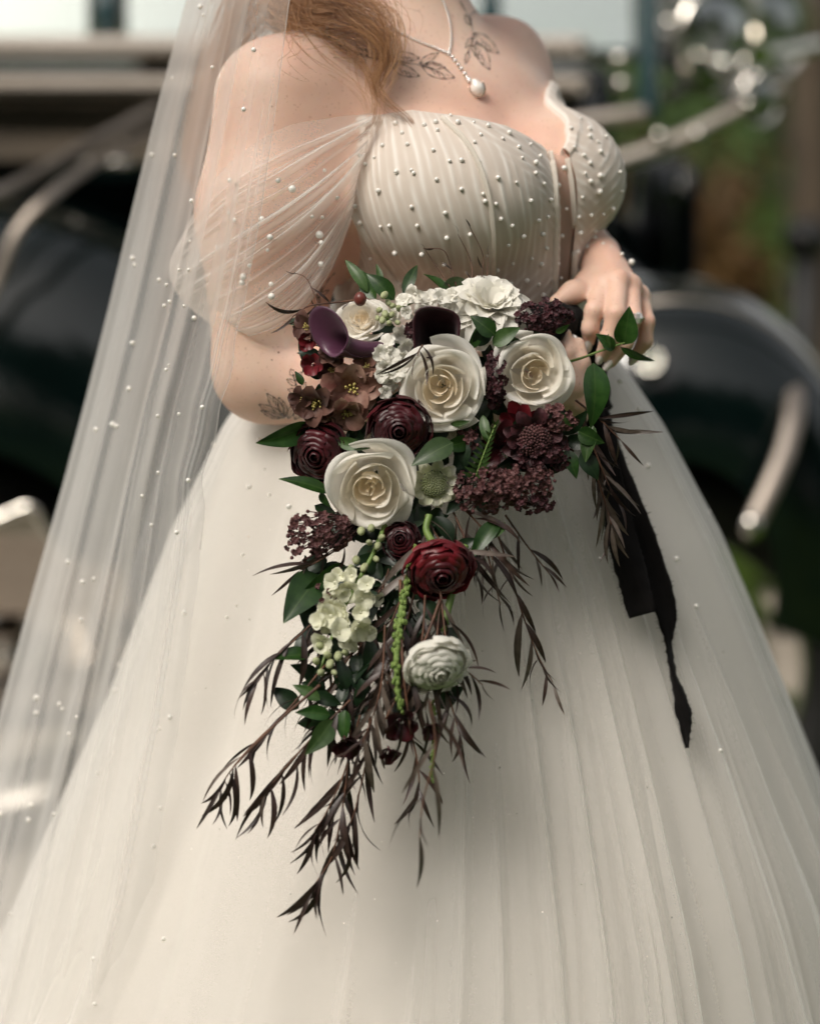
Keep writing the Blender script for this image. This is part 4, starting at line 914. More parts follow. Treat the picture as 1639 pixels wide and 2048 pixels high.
# ---- ring and bracelet
rp = Vector(U(1265, 636, -0.146)); rax = (Vector(U(1258, 652, -0.149)) - Vector(U(1263, 618, -0.142))).normalized()
ring = empty('ring', rp, 'diamond ring on her finger beside the pointed green leaf', 'ring')
e1 = rax.orthogonal().normalized(); e2 = rax.cross(e1)
wobj('band', *tube([np.array(rp + (e1 * math.cos(a) + e2 * math.sin(a)) * 0.0104) for a in np.linspace(0, 2 * math.pi, 33)], 0.0010, 6), SILVER, ring)
gm = Vector(U(1275, 636, -0.158))
V, F = sphere(0.0044, 6, 4, 1, 0.8, 1.35); wobj('stone', V + np.array(gm), F, CRYS, ring, False)
brac = empty('bracelet', U(1262, 524, -0.075), 'pearl bracelet on the wrist at the right', 'bracelet')
for px, py, y, r in ((1221, 496, -0.072, 4.5), (1262, 524, -0.075, 6.5), (1243, 508, -0.082, 4.0), (1206, 488, -0.068, 4.0)):
    q = U(px, py, y); k = r * mpp(y); obj('pearl', pearl_me, None, brac, T(q) @ Matrix.Diagonal((k, k, k, 1)))
# ================================================================== the bouquet
def petal_mat(name, c1, c2, rough=0.55, transl=0.25, sss=0.0, nscale=60, rand=0.08, bump=0.15, sheen=0.1, spec=0.3):
    return pmat(name, c1, rough, col2=c2, nscale=nscale, detail=4, bump=bump, bscale=500, transl=transl, rand=rand, sheen=sheen, spec=spec)
ROSE_IN = petal_mat('rose_heart', (0.88, 0.78, 0.62, 1), (0.92, 0.84, 0.71, 1), transl=0.42)
ROSE_MID = petal_mat('rose_cream', (0.90, 0.85, 0.75, 1), (0.93, 0.89, 0.81, 1), transl=0.42)
ROSE_OUT = petal_mat('rose_white', (0.91, 0.875, 0.80, 1), (0.94, 0.915, 0.855, 1), transl=0.42)
WHITE = petal_mat('white_petal', (0.82, 0.80, 0.72, 1), (0.88, 0.86, 0.80, 1), transl=0.3)
WHITEG = petal_mat('greenish_white_petal', (0.74, 0.75, 0.54, 1), (0.87, 0.86, 0.74, 1), transl=0.3, nscale=120)
BURG = petal_mat('burgundy_petal', (0.026, 0.0016, 0.004, 1), (0.070, 0.0035, 0.008, 1), rough=0.38, transl=0.15, nscale=30, rand=0.35, spec=0.45)
CRIM = petal_mat('crimson_petal', (0.085, 0.003, 0.007, 1), (0.17, 0.008, 0.015, 1), rough=0.38, transl=0.2, nscale=30, rand=0.3, spec=0.45)
CALLA = petal_mat('aubergine_spathe', (0.050, 0.013, 0.032, 1), (0.105, 0.034, 0.070, 1), rough=0.33, transl=0.08, nscale=14, rand=0.0, spec=0.5)
CALLA_D = petal_mat('dark_wine_spathe', (0.0210, 0.0028, 0.0070, 1), (0.0420, 0.0070, 0.0133, 1), rough=0.35, transl=0.05, nscale=14, rand=0.0, spec=0.5)
MAUVE = petal_mat('dusky_mauve_petal', (0.13, 0.045, 0.035, 1), (0.36, 0.22, 0.165, 1), transl=0.2, nscale=45, rand=0.25)
BROWNM = petal_mat('brown_mauve_petal', (0.065, 0.026, 0.022, 1), (0.16, 0.080, 0.058, 1), transl=0.2, nscale=45, rand=0.25)
FILL_P = petal_mat('plum_floret', (0.048, 0.013, 0.015, 1), (0.165, 0.070, 0.068, 1), transl=0.15, nscale=160, rand=0.0)
FILL_D = petal_mat('dark_plum_floret', (0.018, 0.0035, 0.006, 1), (0.075, 0.018, 0.024, 1), transl=0.1, nscale=160, rand=0.0)
GREENBUD = petal_mat('pale_green_bud', (0.30, 0.34, 0.15, 1), (0.55, 0.58, 0.36, 1), transl=0.2, nscale=90)
STAMEN = pmat('yellow_stamen', (0.50, 0.40, 0.10, 1), 0.6, col2=(0.60, 0.52, 0.2, 1))
STEMG = pmat('green_stem', (0.10, 0.17, 0.035, 1), 0.5, col2=(0.17, 0.26, 0.06, 1), nscale=60, bump=0.2)
AMARG = pmat('green_catkin', (0.10, 0.17, 0.03, 1), 0.7, col2=(0.20, 0.28, 0.07, 1), nscale=220, bump=0.8, bscale=700)
TWIG = pmat('brown_twig', (0.055, 0.022, 0.012, 1), 0.6, col2=(0.14, 0.058, 0.028, 1), nscale=50)
VELVET = pmat('black_velvet', (0.004, 0.0035, 0.0035, 1), 0.85, col2=(0.007, 0.006, 0.006, 1), nscale=50, bump=0.3, sheen=0.03, spec=0.10)
def leaf_material(name, c1, c2, vein, rough, transl=0.2, vw=0.018, rand=0.3):
    m = pmat(name, c1, rough, col2=c2, nscale=6, detail=5, bump=0.15, bscale=60, transl=transl, rand=rand, spec=0.5)
    nt = m.node_tree; N = nt.nodes; Lk = nt.links; b = N['Principled BSDF']
    src = b.inputs['Base Color'].links[0].from_socket
    tc = N.new('ShaderNodeTexCoord'); sx = N.new('ShaderNodeSeparateXYZ'); Lk.new(tc.outputs['Object'], sx.inputs[0])
    ab = N.new('ShaderNodeMath'); ab.operation = 'ABSOLUTE'; Lk.new(sx.outputs[1], ab.inputs[0])
    mr = N.new('ShaderNodeMapRange'); mr.inputs['From Min'].default_value = 0; mr.inputs['From Max'].default_value = vw; mr.inputs['To Min'].default_value = 0.6; mr.inputs['To Max'].default_value = 0
    Lk.new(ab.outputs[0], mr.inputs[0]); mx = N.new('ShaderNodeMixRGB'); Lk.new(mr.outputs[0], mx.inputs[0]); Lk.new(src, mx.inputs[1]); mx.inputs[2].default_value = vein
    Lk.new(mx.outputs[0], b.inputs['Base Color'])
    return m
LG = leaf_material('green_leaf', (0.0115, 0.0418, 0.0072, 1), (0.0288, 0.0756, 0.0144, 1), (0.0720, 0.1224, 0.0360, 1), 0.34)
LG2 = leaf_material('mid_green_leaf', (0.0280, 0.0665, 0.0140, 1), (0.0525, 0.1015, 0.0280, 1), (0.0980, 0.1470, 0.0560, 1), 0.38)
LGD = leaf_material('deep_green_shadow_leaf', (0.0056, 0.0182, 0.0070, 1), (0.0126, 0.0315, 0.0112, 1), (0.0210, 0.0420, 0.0175, 1), 0.36, 0.1)  # very dark base colour, also used for the shadow between flowers
LDK = leaf_material('black_brown_leaf', (0.020, 0.010, 0.009, 1), (0.044, 0.025, 0.020, 1), (0.075, 0.045, 0.035, 1), 0.42, 0.12, 0.010, 0.45)
LDG = leaf_material('grey_brown_leaf', (0.060, 0.043, 0.034, 1), (0.105, 0.080, 0.064, 1), (0.14, 0.11, 0.09, 1), 0.40, 0.12, 0.010, 0.3)

_by = [520, 600, 700, 850, 1000, 1150, 1350, 1500, 1850]; _bd = [-0.215, -0.235, -0.262, -0.285, -0.302, -0.336, -0.386, -0.402, -0.445]
def yb(py): return float(np.interp(py, _by, _bd))
def yskirt(px, py, lift=0.02):
    p, n = hit(skirt_bvh, px, py)
    return yb(py) if p is None else min(-0.10, p.y - lift)
BQ0 = U(1120, 690, -0.16)
bouquet = empty('bouquet', BQ0, 'cascading bouquet of white roses, burgundy blooms and black-brown trailing foliage', 'bouquet')

def frame(p, n, spin=0.0):
    q = Vector(n).normalized().to_track_quat('Z', 'Y')
    return T(p) @ q.to_matrix().to_4x4() @ Matrix.Rotation(spin, 4, 'Z')
def petal(th, prof, half, nu=9, nv=8, tip=0.22, spiral=0.0, ecurl=0.0, wave=0.0, g=None, tipp=2.6, base=0.45):
    g = g or rng
    u = np.linspace(-1, 1, nu)[None]; v = np.linspace(0, 1, nv)[:, None]
    vm = 1 - tip * np.abs(u) ** tipp
    dense = spline(np.array(prof, float), 60); s = np.clip(v * vm, 0, 1) * 59
    r = np.interp(s.ravel(), np.arange(60), dense[:, 0]).reshape(s.shape); z = np.interp(s.ravel(), np.arange(60), dense[:, 1]).reshape(s.shape)
    wf = base + (1 - base) * np.sin(np.clip(v * 1.5, 0, 1) * math.pi / 2)
    th_ = th + u * half * wf
    Rm = dense[:, 0].max()
    r = r + spiral * Rm * u + ecurl * Rm * np.abs(u) ** 3 * v ** 2
    ph = g.uniform(0, 6.28)
    z = z + wave * Rm * v ** 2 * np.sin(u * 4.2 + ph); r = r + 0.7 * wave * Rm * v ** 2 * np.cos(u * 3.1 + ph)
    return np.stack([r * np.cos(th_), r * np.sin(th_), z], -1).reshape(-1, 3), gridF(nv, nu)
def flower(name, M, core, petals, mats, label=None):
    """core: list of (V,F) joined into the part itself; petals: list of (V, F, material) each a sub-part"""
    f = obj(name, make_mesh(name, *join(core)), mats, bouquet, M)
    if label: f['label'] = label
    for V, F, m in petals:
        obj('petal', make_mesh('petal', V, F), m, f, M)
    return f
def rose(c, n, Rr, seed, label, open_=1.0, spin=0.0):
    g = np.random.default_rng(seed); core = []; pet = []
    N1, N2, N3 = 8, 5, 7; th = spin; ecc = np.array((g.uniform(-0.08, 0.08), g.uniform(-0.08, 0.08), 0)) * Rr
    def tilt(V, amt):                                                # every petal leans its own way
        ax_ = Vector((g.normal(), g.normal(), 0.2 * g.normal())).normalized(); return np.asarray(V) @ np.array(Matrix.Rotation(g.normal() * amt, 3, ax_)).T
    for i in range(N1):                                              # furled heart, a little off centre
        q = i / (N1 - 1); rho = Rr * (0.05 + 0.33 * q ** 0.9); zt = Rr * (0.08 + 0.15 * q + g.uniform(-0.04, 0.04))
        V, F = petal(th, [(rho * 0.25, -0.40 * Rr), (rho * 0.90, -0.16 * Rr), (rho * 1.10, zt - 0.09 * Rr), (rho * 1.02, zt), (rho * (0.98 + 0.12 * g.random()), zt + 0.012 * Rr)], g.uniform(0.6, 1.3), 15, 9, 0.18, g.choice((-1, 1)) * g.uniform(0.10, 0.34), 0.04, 0.12, g)
        core.append((tilt(V, 0.10) + ecc * (1 - q), F)); th += 2.2 + g.uniform(-0.8, 0.8)
    for i in range(N2):
        q = i / (N2 - 1); rho = Rr * (0.44 + 0.24 * q); zt = Rr * (0.29 - 0.05 * q + g.uniform(-0.05, 0.05))
        V, F = petal(th, [(rho * 0.2, -0.46 * Rr), (rho * 0.82, -0.22 * Rr), (rho * 1.0, zt - 0.16 * Rr), (rho * 1.04, zt - 0.05 * Rr), (rho * 1.09, zt + 0.01 * Rr)], g.uniform(0.85, 1.25), 17, 11, 0.24, g.choice((-1, 1)) * g.uniform(0.04, 0.16), 0.05, 0.09, g, 2.0)
        pet.append((tilt(V, 0.09), F, ROSE_MID)); th += 2.40 + g.uniform(-0.5, 0.5)
    for i in range(N3):
        q = i / (N3 - 1); rho = Rr * (0.72 + 0.20 * q); zt = Rr * (0.20 - 0.26 * q * open_ + g.uniform(-0.05, 0.05))
        V, F = petal(th, [(rho * 0.15, -0.52 * Rr), (rho * 0.68, -0.36 * Rr), (rho * 0.93, zt - 0.14 * Rr), (rho * 1.03, zt - 0.02 * Rr), (rho * 1.12, zt + 0.01 * Rr), (rho * (1.16 + 0.07 * g.random()), zt - 0.05 * Rr)], g.uniform(0.75, 1.15), 19, 12, 0.27, g.choice((-1, 1)) * g.uniform(0.0, 0.10), 0.06, 0.10, g, 1.9)
        pet.append((tilt(V, 0.08), F, ROSE_OUT)); th += 2.40 + g.uniform(-0.35, 0.35)
    return flower('white_rose', frame(c, n), core, pet, ROSE_IN, label)
def ranunculus(name, c, n, Rr, seed, m, label, rings=7, per=8, hole=True, m_core=None):
    g = np.random.default_rng(seed); core = []; pet = []
    for k in range(rings):
        q = k / (rings - 1); rho = Rr * (0.16 + 0.80 * q ** 0.9); zt = Rr * (0.50 - 0.42 * q ** 1.4)
        nn = 5 + int(per * q * 0.6)
        for i in range(nn):
            th = 2 * math.pi * (i / nn + 0.37 * k) + g.uniform(-0.12, 0.12); z2 = zt + Rr * g.uniform(-0.03, 0.03); rr = rho * g.uniform(0.96, 1.04)
            inn = 0.80 if q < 0.75 else 0.98 + 0.1 * g.random()
            P = petal(th, [(rr * 0.2, -0.5 * Rr), (rr * 0.85, -0.30 * Rr), (rr * 1.05, z2 - 0.14 * Rr), (rr * 1.0, z2), (rr * inn, z2 + 0.035 * Rr)], min(1.0, 4.2 / nn), 9, 8, 0.12, 0.05, 0.0, 0.03 + 0.03 * q, g)
            if k < 3: core.append(P)
            else: pet.append((P[0], P[1], m))
    V, F = sphere(Rr * 0.13, 12, 8); core.append((V + np.array((0, 0, 0.28 * Rr)), F))
    return flower(name, frame(c, n), core, pet, m_core or m, label)
def strip_petal(th, L, W, elev, bend, cup, g, nu=5, nv=8, r0=0.0, tipnotch=0.0, z0=0.0):
    u = np.linspace(-1, 1, nu)[None]; v = np.linspace(0, 1, nv)[:, None]
    hw = W * np.sin(np.clip(v ** 0.75 * math.pi * 0.88 + 0.18, 0, math.pi)) ** 0.6
    e = elev + bend * v; x = r0 + np.cumsum(np.cos(e) * L / nv, 0); z = z0 + np.cumsum(np.sin(e) * L / nv, 0)
    y = u * hw; zz = z + cup * W * (u ** 2) * np.sin(v * math.pi) - tipnotch * L * (1 - np.abs(u)) * v ** 6 + 0 * u
    xx = x - tipnotch * L * 0.5 * np.abs(u) * v ** 4 + 0 * u
    wv = g.uniform(-0.12, 0.12); zz = zz + wv * W * u
    c, s = math.cos(th), math.sin(th)
    return np.stack([xx * c - y * s, xx * s + y * c, zz], -1).reshape(-1, 3), gridF(nv, nu)
def dahlia(c, n, Rr, seed, label):
    g = np.random.default_rng(seed); core = []; pet = []
    for k, (cnt, ln, el, bd) in enumerate(((13, 0.98, -0.05, -0.35), (13, 0.95, 0.22, -0.45), (12, 0.86, 0.48, -0.55), (11, 0.74, 0.75, -0.6), (9, 0.58, 1.0, -0.5), (7, 0.42, 1.2, -0.3))):
        for i in range(cnt):
            P = strip_petal(2 * math.pi * (i + 0.5 * (k % 2)) / cnt + g.uniform(-0.1, 0.1), Rr * ln * g.uniform(0.92, 1.06), Rr * 0.24, el + g.uniform(-0.1, 0.1), bd, 0.5, g, 7, 9, Rr * 0.05, 0.03, Rr * 0.03 * k)
            (core if k > 3 else pet).append(P if k > 3 else (P[0], P[1], WHITE))
    return flower('white_dahlia', frame(c, n), core, pet, WHITE, label)
def open_flower(name, c, n, Rr, seed, m, label, cnt=6, elev=0.55, bend=-0.5, wid=0.46, stamens=True):
    g = np.random.default_rng(seed); pet = []
    for i in range(cnt):
        P = strip_petal(2 * math.pi * i / cnt + g.uniform(-0.15, 0.15), Rr * g.uniform(0.95, 1.1), Rr * wid, elev + g.uniform(-0.15, 0.15), bend, 0.55, g, 7, 9, Rr * 0.04, 0, 0.012 * Rr * (i % 2))
        V_ = P[0]; pet.append((V_ + np.random.default_rng(seed + i).normal(size=3) * 0.05 * Rr, P[1], m))
    core = [tube([(0, 0, -0.35 * Rr), (0, 0, 0.05 * Rr)], [0.08 * Rr, 0.13 * Rr], 8)]
    for i in range(14 if stamens else 4):
        a = g.uniform(0, 6.28); t = g.uniform(0.1, 0.5); e = np.array((math.cos(a) * t * 0.5, math.sin(a) * t * 0.5, 0.42 * g.uniform(0.8, 1.1))) * Rr
        core.append(tube([(0, 0, 0), e], [0.012 * Rr, 0.012 * Rr], 4)); V, F = sphere(0.045 * Rr, 5, 4); core.append((V + e, F))
    return flower(name, frame(c, n), core, pet, STAMEN if stamens else m, label)

CAMF = np.array((0, -1.0, 0.18))
def face(dx, dz, s=1.0): return np.array((dx, -s, dz))               # a heading turned from the camera direction
def at(px, py, dy=0.0): return U(px, py, yb(py) + dy)
P1 = mpp(-0.28)
# ---- white roses
rose(at(884, 776, -0.014), face(-0.05, 0.10), 88 * P1, 1, 'large cream rose in the middle of the bouquet', spin=0.6)
rose(at(1064, 744, 0.005), face(0.12, 0.16), 82 * P1, 2, 'large cream rose beside the hands', spin=2.0)
rose(at(744, 972, -0.012), face(-0.12, -0.22), 90 * P1, 3, 'wide-open white rose below the burgundy blooms', 1.2, 4.0)
rose(at(722, 640, 0.012), face(-0.15, 0.75), 50 * P1, 4, 'half-hidden white rose at the upper left behind the purple calla lily', spin=1.2)
# ---- white dahlia on top, white ranunculus low down
dahlia(at(976, 622, 0.022), face(0.20, 1.15), 92 * P1, 5, 'full white bloom along the top of the bouquet')
ranunculus('white_ranunculus', U(873, 1330, -0.405), face(0.28, -0.55), 66 * P1, 6, WHITE, 'white ruffled bloom hanging low in the trailing foliage', 7, 7)
# ---- burgundy blooms
ranunculus('burgundy_ranunculus', at(799, 858, -0.012), face(-0.05, -0.05), 64 * P1, 7, BURG, 'round burgundy bloom between the two cream roses', 8, 9)
ranunculus('burgundy_ranunculus', at(640, 905, 0.006), face(-0.35, -0.18), 66 * P1, 8, BURG, 'dark burgundy bloom at the left edge above the green leaf')
ranunculus('crimson_ranunculus', at(880, 1138, -0.018), face(0.15, -0.45), 68 * P1, 9, CRIM, 'bright crimson bloom hanging in the lower middle', 7, 8, True, BURG)
ranunculus('burgundy_ranunculus', at(803, 1082, 0.004), face(-0.2, 0.4), 40 * P1, 10, BURG, 'small almost black bloom just above the crimson one', 6, 7)
# ---- dusky hellebores
for i, (px, py, r, dx, dz, m, lab) in enumerate((
    (704, 775, 60, 0.05, 0.05, MAUVE, 'dusky mauve hellebore with open petals left of the middle rose'),
    (694, 818, 46, 0.1, -0.5, MAUVE, 'mauve hellebore nodding just below the open one'),
    (640, 806, 46, -0.4, -0.1, BROWNM, 'brown hellebore beside the tattooed forearm'),
    (652, 838, 34, -0.1, -0.6, BROWNM, 'small brown hellebore above the dark burgundy bloom'),
    (620, 655, 34, -0.6, 0.3, BROWNM, 'brown hellebore tucked behind the purple calla lily'),
    (731, 735, 30, 0.1, 0.5, MAUVE, 'small mauve hellebore against the white florets'), (668, 742, 34, -0.2, 0.3, BROWNM, 'brown hellebore right of the small dark red bloom'), (610, 800, 30, -0.6, 0.0, BROWNM, 'brown hellebore furthest left, against the elbow'), (664, 712, 28, -0.1, 0.5, BROWNM, 'brown hellebore just under the purple calla lily'))):
    open_flower('hellebore', at(px, py, -0.004 * (i % 3)), face(dx, dz), r * P1, 50 + i, m, lab, 9 if m is MAUVE else 7, 0.85, -0.75, 0.42)
for i, (px, py, r, dx, dz, lab) in enumerate(((628, 730, 27, -0.3, 0.1, 'small dark red bloom below the purple calla lily'), (622, 680, 25, -0.4, -0.1, 'small dark red bloom behind the purple calla lily'),
    (690, 1480, 34, 0.2, -0.5, 'dark red bloom near the tip of the trailing foliage'), (778, 1500, 26, 0.3, -0.6, 'drooping dark red bud-like bloom at the bottom of the bouquet'), (800, 1440, 40, 0.1, -0.3, 'dark red bloom under the white ruffled bloom'), (855, 1452, 26, 0.4, -0.4, 'small dark bloom beside the trailing green catkin'))):
    open_flower('dark_red_bloom', at(px, py, -0.004), face(dx, dz), r * P1, 70 + i, CRIM if i < 2 else BURG, lab, 6, 0.8, -0.25, 0.44, False)
# ---- calla lilies
def calla(name, spine, Rm, m, label, tipdir, throat=0.3, lip=0.4, square=0.0, n=30, k=33, grow=1.6, ext=0.30):
    """rolled spathe swept along a bent spine; the tip lies on the tipdir side"""
    S = spline([at(*p) for p in spine], n); Tn = np.gradient(S, axis=0); Tn /= np.linalg.norm(Tn, axis=1)[:, None]; L = np.linalg.norm(np.diff(S, axis=0), axis=1).sum()
    a = np.linspace(-math.pi * 1.05, math.pi * 1.05, k); V = []
    for i in range(n):
        v = i / (n - 1); e1 = np.array(tipdir, float); e1 = e1 - Tn[i] * (e1 @ Tn[i]); e1 /= np.linalg.norm(e1); e2 = np.cross(Tn[i], e1)
        r = Rm * (throat + (1 - throat) * v ** grow); fl = max(0, v - 0.72) / 0.28; row = []
        for j, t in enumerate(a):
            tipk = (0.5 + 0.5 * math.cos(t)) ** 2.0
            sq = 1 + square * v * (1 / (abs(math.cos(t + 0.25)) ** 4 + abs(math.sin(t + 0.25)) ** 4) ** 0.25 - 1)
            rr = r * sq * (1 + 0.05 * t / math.pi) * (1 + lip * fl ** 1.7 * (0.25 + tipk))
            row.append(S[i] + Tn[i] * L * (ext * tipk * v ** 1.5 - 0.13 * fl ** 2 * (1 - tipk)) + (e1 * math.cos(t) + e2 * math.sin(t)) * rr)
        V.append(row)
    f = wobj(name, np.array(V).reshape(-1, 3), gridF(n, k), m, bouquet, True, label=label)
    so = f.modifiers.new('thickness', 'SOLIDIFY'); so.thickness = 0.0012
    wobj('spadix', *tube(S[4:int(n * 0.75)], np.linspace(0.003, 0.002, int(n * 0.75) - 4), 8), CALLA_D, f)
    return f
calla('calla_lily', [(784, 690, 0.000), (742, 698, -0.012), (702, 694, -0.022), (668, 676, -0.034)], 0.0128, CALLA, 'purple calla lily lying on its side at the left', (-0.75, 0.10, 0.75), 0.42, 0.75, 0.0, grow=1.2, ext=0.36)
calla('calla_lily', [(888, 712, 0.050), (880, 692, 0.018), (873, 668, -0.024)], 0.0190, CALLA_D, 'dark wine calla lily opening towards the camera', (-0.18, -0.2, 1.0), 0.62, 0.20, 1.0, grow=0.8, ext=0.10)

# ---- florets
def floret(cnt, g, wid=0.5, elev=0.5, bend=-0.5, notch=0.0):
    return join([strip_petal(2 * math.pi * i / cnt + g.uniform(-0.15, 0.15), g.uniform(0.85, 1.1), wid, elev + g.uniform(-0.2, 0.2), bend, 0.5, g, 5, 6, 0.03, notch) for i in range(cnt)] + [(sphere(0.2, 6, 5)[0] + np.array((0, 0, 0.06)), sphere(0.2, 6, 5)[1])])
gf = np.random.default_rng(77)
stock_me = [make_mesh('floret', *floret(7, gf, 0.46, 0.75, -0.9, 0.08)) for _ in range(4)]
for m_ in stock_me: m_.materials.append(WHITE)
delph_me = [make_mesh('floret', *floret(6, gf, 0.50, 0.85, -0.55)) for _ in range(4)]
for m_ in delph_me: m_.materials.append(WHITEG)
bud_me = make_mesh('bud', *sphere(1.0, 8, 6, 0.7, 0.7, 1.15)); bud_me.materials.append(GREENBUD)
def spike(name, label, stem, spots, buds, mesh_set, seed, r=15):
    g = np.random.default_rng(seed)
    s = wobj(name, *tube(spline([at(*p) for p in stem], 20), np.linspace(0.0026, 0.0012, 20), 6), STEMG, bouquet, True, label=label)
    for (px, py, rr) in spots:
        M = frame(at(px, py, g.uniform(-0.016, 0.004)), face(g.uniform(-0.95, 0.95), g.uniform(-0.6, 0.9)), g.uniform(0, 6)); k = rr * P1 * g.uniform(0.75, 1.0)
        k *= 1.28; obj('floret', mesh_set[int(g.integers(0, 4))], None, s, M @ Matrix.Diagonal((k, k, k, 1)))
    for (px, py, rr) in buds:
        M = frame(at(px, py, g.uniform(-0.012, 0.0)), face(g.uniform(-0.6, 0.6), g.uniform(-0.6, 0.6))); k = rr * P1
        obj('bud', bud_me, None, s, M @ Matrix.Diagonal((k, k, k, 1)))
spike('stock_spike', 'spike of small white florets and green buds across the top', [(770, 640, 0.01), (820, 605, 0.01), (880, 600, 0.01)],
      [(808, 603, 17), (832, 588, 19), (858, 600, 20), (845, 618, 18), (880, 598, 19), (898, 615, 20), (815, 625, 16), (905, 592, 16), (792, 630, 15)],
      [(768, 590, 10), (776, 605, 9), (758, 620, 9), (770, 628, 11), (785, 612, 10), (765, 640, 10), (778, 646, 9), (795, 645, 8), (755, 636, 8), (782, 630, 9), (798, 616, 9)], stock_me, 81)
spike('stock_spike', 'cluster of white florets tumbling between the purple calla lily and the middle rose', [(800, 670, 0.02), (780, 720, 0.02), (770, 780, 0.02)],
      [(797, 668, 21), (775, 690, 20), (806, 690, 20), (760, 708, 21), (783, 716, 22), (805, 712, 18), (771, 735, 20), (793, 742, 20), (763, 752, 18), (780, 765, 19), (757, 728, 17), (768, 785, 16), (742, 716, 14)], [], stock_me, 82)
spike('delphinium_spike', 'greenish white delphinium spike hanging at the lower left', [(770, 1050, 0.01), (745, 1110, 0.0), (700, 1190, 0.0), (665, 1270, 0.0), (640, 1340, 0.0)],
      [(672, 1165, 24), (700, 1180, 28), (722, 1198, 24), (665, 1200, 26), (690, 1215, 24), (664, 1232, 27), (712, 1250, 28), (674, 1268, 27), (650, 1280, 22), (720, 1225, 20), (648, 1215, 20), (705, 1152, 20), (750, 1195, 18), (685, 1185, 20), (735, 1170, 18), (655, 1250, 20), (690, 1245, 22), (700, 1282, 20), (735, 1265, 18), (680, 1150, 18), (640, 1245, 18)],
      [(722, 1062, 12), (742, 1056, 11), (755, 1092, 11), (763, 1075, 10), (738, 1085, 9), (712, 1120, 12), (728, 1135, 11), (702, 1135, 10), (640, 1290, 13), (632, 1322, 11), (660, 1328, 12), (676, 1312, 12), (642, 1345, 11), (690, 1305, 10), (655, 1310, 11), (668, 1345, 8), (752, 1118, 9)], delph_me, 83)
# pale scabiosa
def scabiosa(c, n, Rr, seed, m1, m2, label, name):
    g = np.random.default_rng(seed); core = []; pet = []
    V, F = sphere(0.5 * Rr, 16, 10, 1, 1, 0.6); core.append((V, F))
    for i in range(110):
        q = (i + 0.5) / 110; a = i * 2.39996; rr = 0.55 * Rr * math.sqrt(q); z = 0.30 * Rr * math.sqrt(max(0, 1 - q)) + 0.02 * Rr
        V, F = sphere(0.050 * Rr, 5, 4); core.append((V + np.array((rr * math.cos(a), rr * math.sin(a), z + 0.04 * Rr)), F))
    for k, cnt in ((0, 9), (1, 11)):
        for i in range(cnt):
            P = strip_petal(2 * math.pi * (i + 0.5 * k) / cnt, Rr * (0.62 - 0.12 * k), Rr * 0.24, 0.1 + 0.35 * k, -0.2, 0.6, g, 7, 7, 0.45 * Rr, 0.08)
            pet.append((P[0], P[1], m1))
    return flower(name, frame(c, n), core, pet, m2, label)
scabiosa(at(868, 966, -0.002), face(0.0, -0.15), 50 * P1, 91, WHITEG, GREENBUD, 'pale green pincushion flower beside the lower white rose', 'scabiosa')
scabiosa(at(1068, 880, -0.006), face(0.1, -0.05), 62 * P1, 92, FILL_D, FILL_P, 'dark plum pincushion flower under the right cream rose', 'scabiosa')
open_flower('dark_red_bloom', at(1048, 856, 0.012), face(-0.2, 0.1), 54 * P1, 93, CRIM, 'dark red petals behind the plum pincushion flower', 9, 0.4, -0.3, 0.3, False)
open_flower('dark_red_bloom', at(1010, 900, 0.014), face(-0.3, -0.2), 62 * P1, 94, BURG, 'almost black petals left of the plum pincushion flower', 9, 0.4, -0.3, 0.3, False)
# waxflower clusters: far too many tiny stars to pick apart
wax_base = [floret(5, gf, 0.42, 0.45, -0.2) for _ in range(5)]
def cluster(cx, cy, rx, ry, count, size, m, label, seed, dy=0.0, stem=None):
    g = np.random.default_rng(seed); parts = []; root = at(*(stem or (cx, cy)), 0.04)
    for i in range(count):
        a = g.uniform(0, 6.28); q = math.sqrt(g.random()); px = cx + rx * q * math.cos(a); py = cy + ry * q * math.sin(a)
        p = at(px, py, dy - 0.022 * (1 - q ** 2) + g.uniform(-0.006, 0.006))
        M = np.array(frame((0, 0, 0), face(0.8 * q * math.cos(a) + g.uniform(-0.5, 0.5), -0.8 * q * math.sin(a) + g.uniform(-0.5, 0.5)), g.uniform(0, 6)).to_3x3())
        k = size * P1 * g.uniform(0.65, 1.15)
        if g.random() < 0.3:
            V, F = sphere(0.55, 6, 4)
        else: V, F = wax_base[int(g.integers(0, 5))]
        parts.append(((np.asarray(V) * k) @ M.T + p, F))
        if i % 2 == 0: parts.append(tube([p, p * 0.4 + root * 0.6 + g.normal(size=3) * 0.004, root], [0.0006, 0.0006, 0.0009], 4, False))
    o = wobj('waxflower_cluster', *join(parts), m, bouquet, True, kind='stuff', label=label)
cluster(968, 980, 62, 52, 120, 9.5, FILL_P, 'mauve cluster of tiny star florets under the fern', 101, -0.006)
cluster(1050, 968, 60, 42, 100, 9.5, FILL_P, 'plum cluster of tiny florets at the lower right edge', 102)
cluster(1066, 1010, 40, 18, 30, 8.5, FILL_D, 'dark florets fringing the lower right edge', 112)
cluster(1088, 634, 56, 34, 110, 8.5, FILL_D, 'dark berry-like cluster above the right cream rose', 103, 0.008)
cluster(990, 760, 22, 58, 90, 8.5, FILL_D, 'dark cluster squeezed between the two cream roses', 104, 0.004)
cluster(1120, 838, 36, 30, 40, 8.5, FILL_P, 'small plum cluster below the right cream rose', 105)
cluster(1075, 905, 66, 50, 110, 8.0, FILL_D, 'dark florets round the plum pincushion flower', 106, 0.006)
cluster(640, 1062, 66, 44, 85, 9.0, FILL_P, 'loose plum sprig of tiny florets at the left below the white rose', 107, 0.0, (720, 1040))
cluster(610, 1098, 40, 28, 30, 8.5, FILL_P, 'plum florets at the very left of the bouquet', 108, 0.0, (720, 1060))
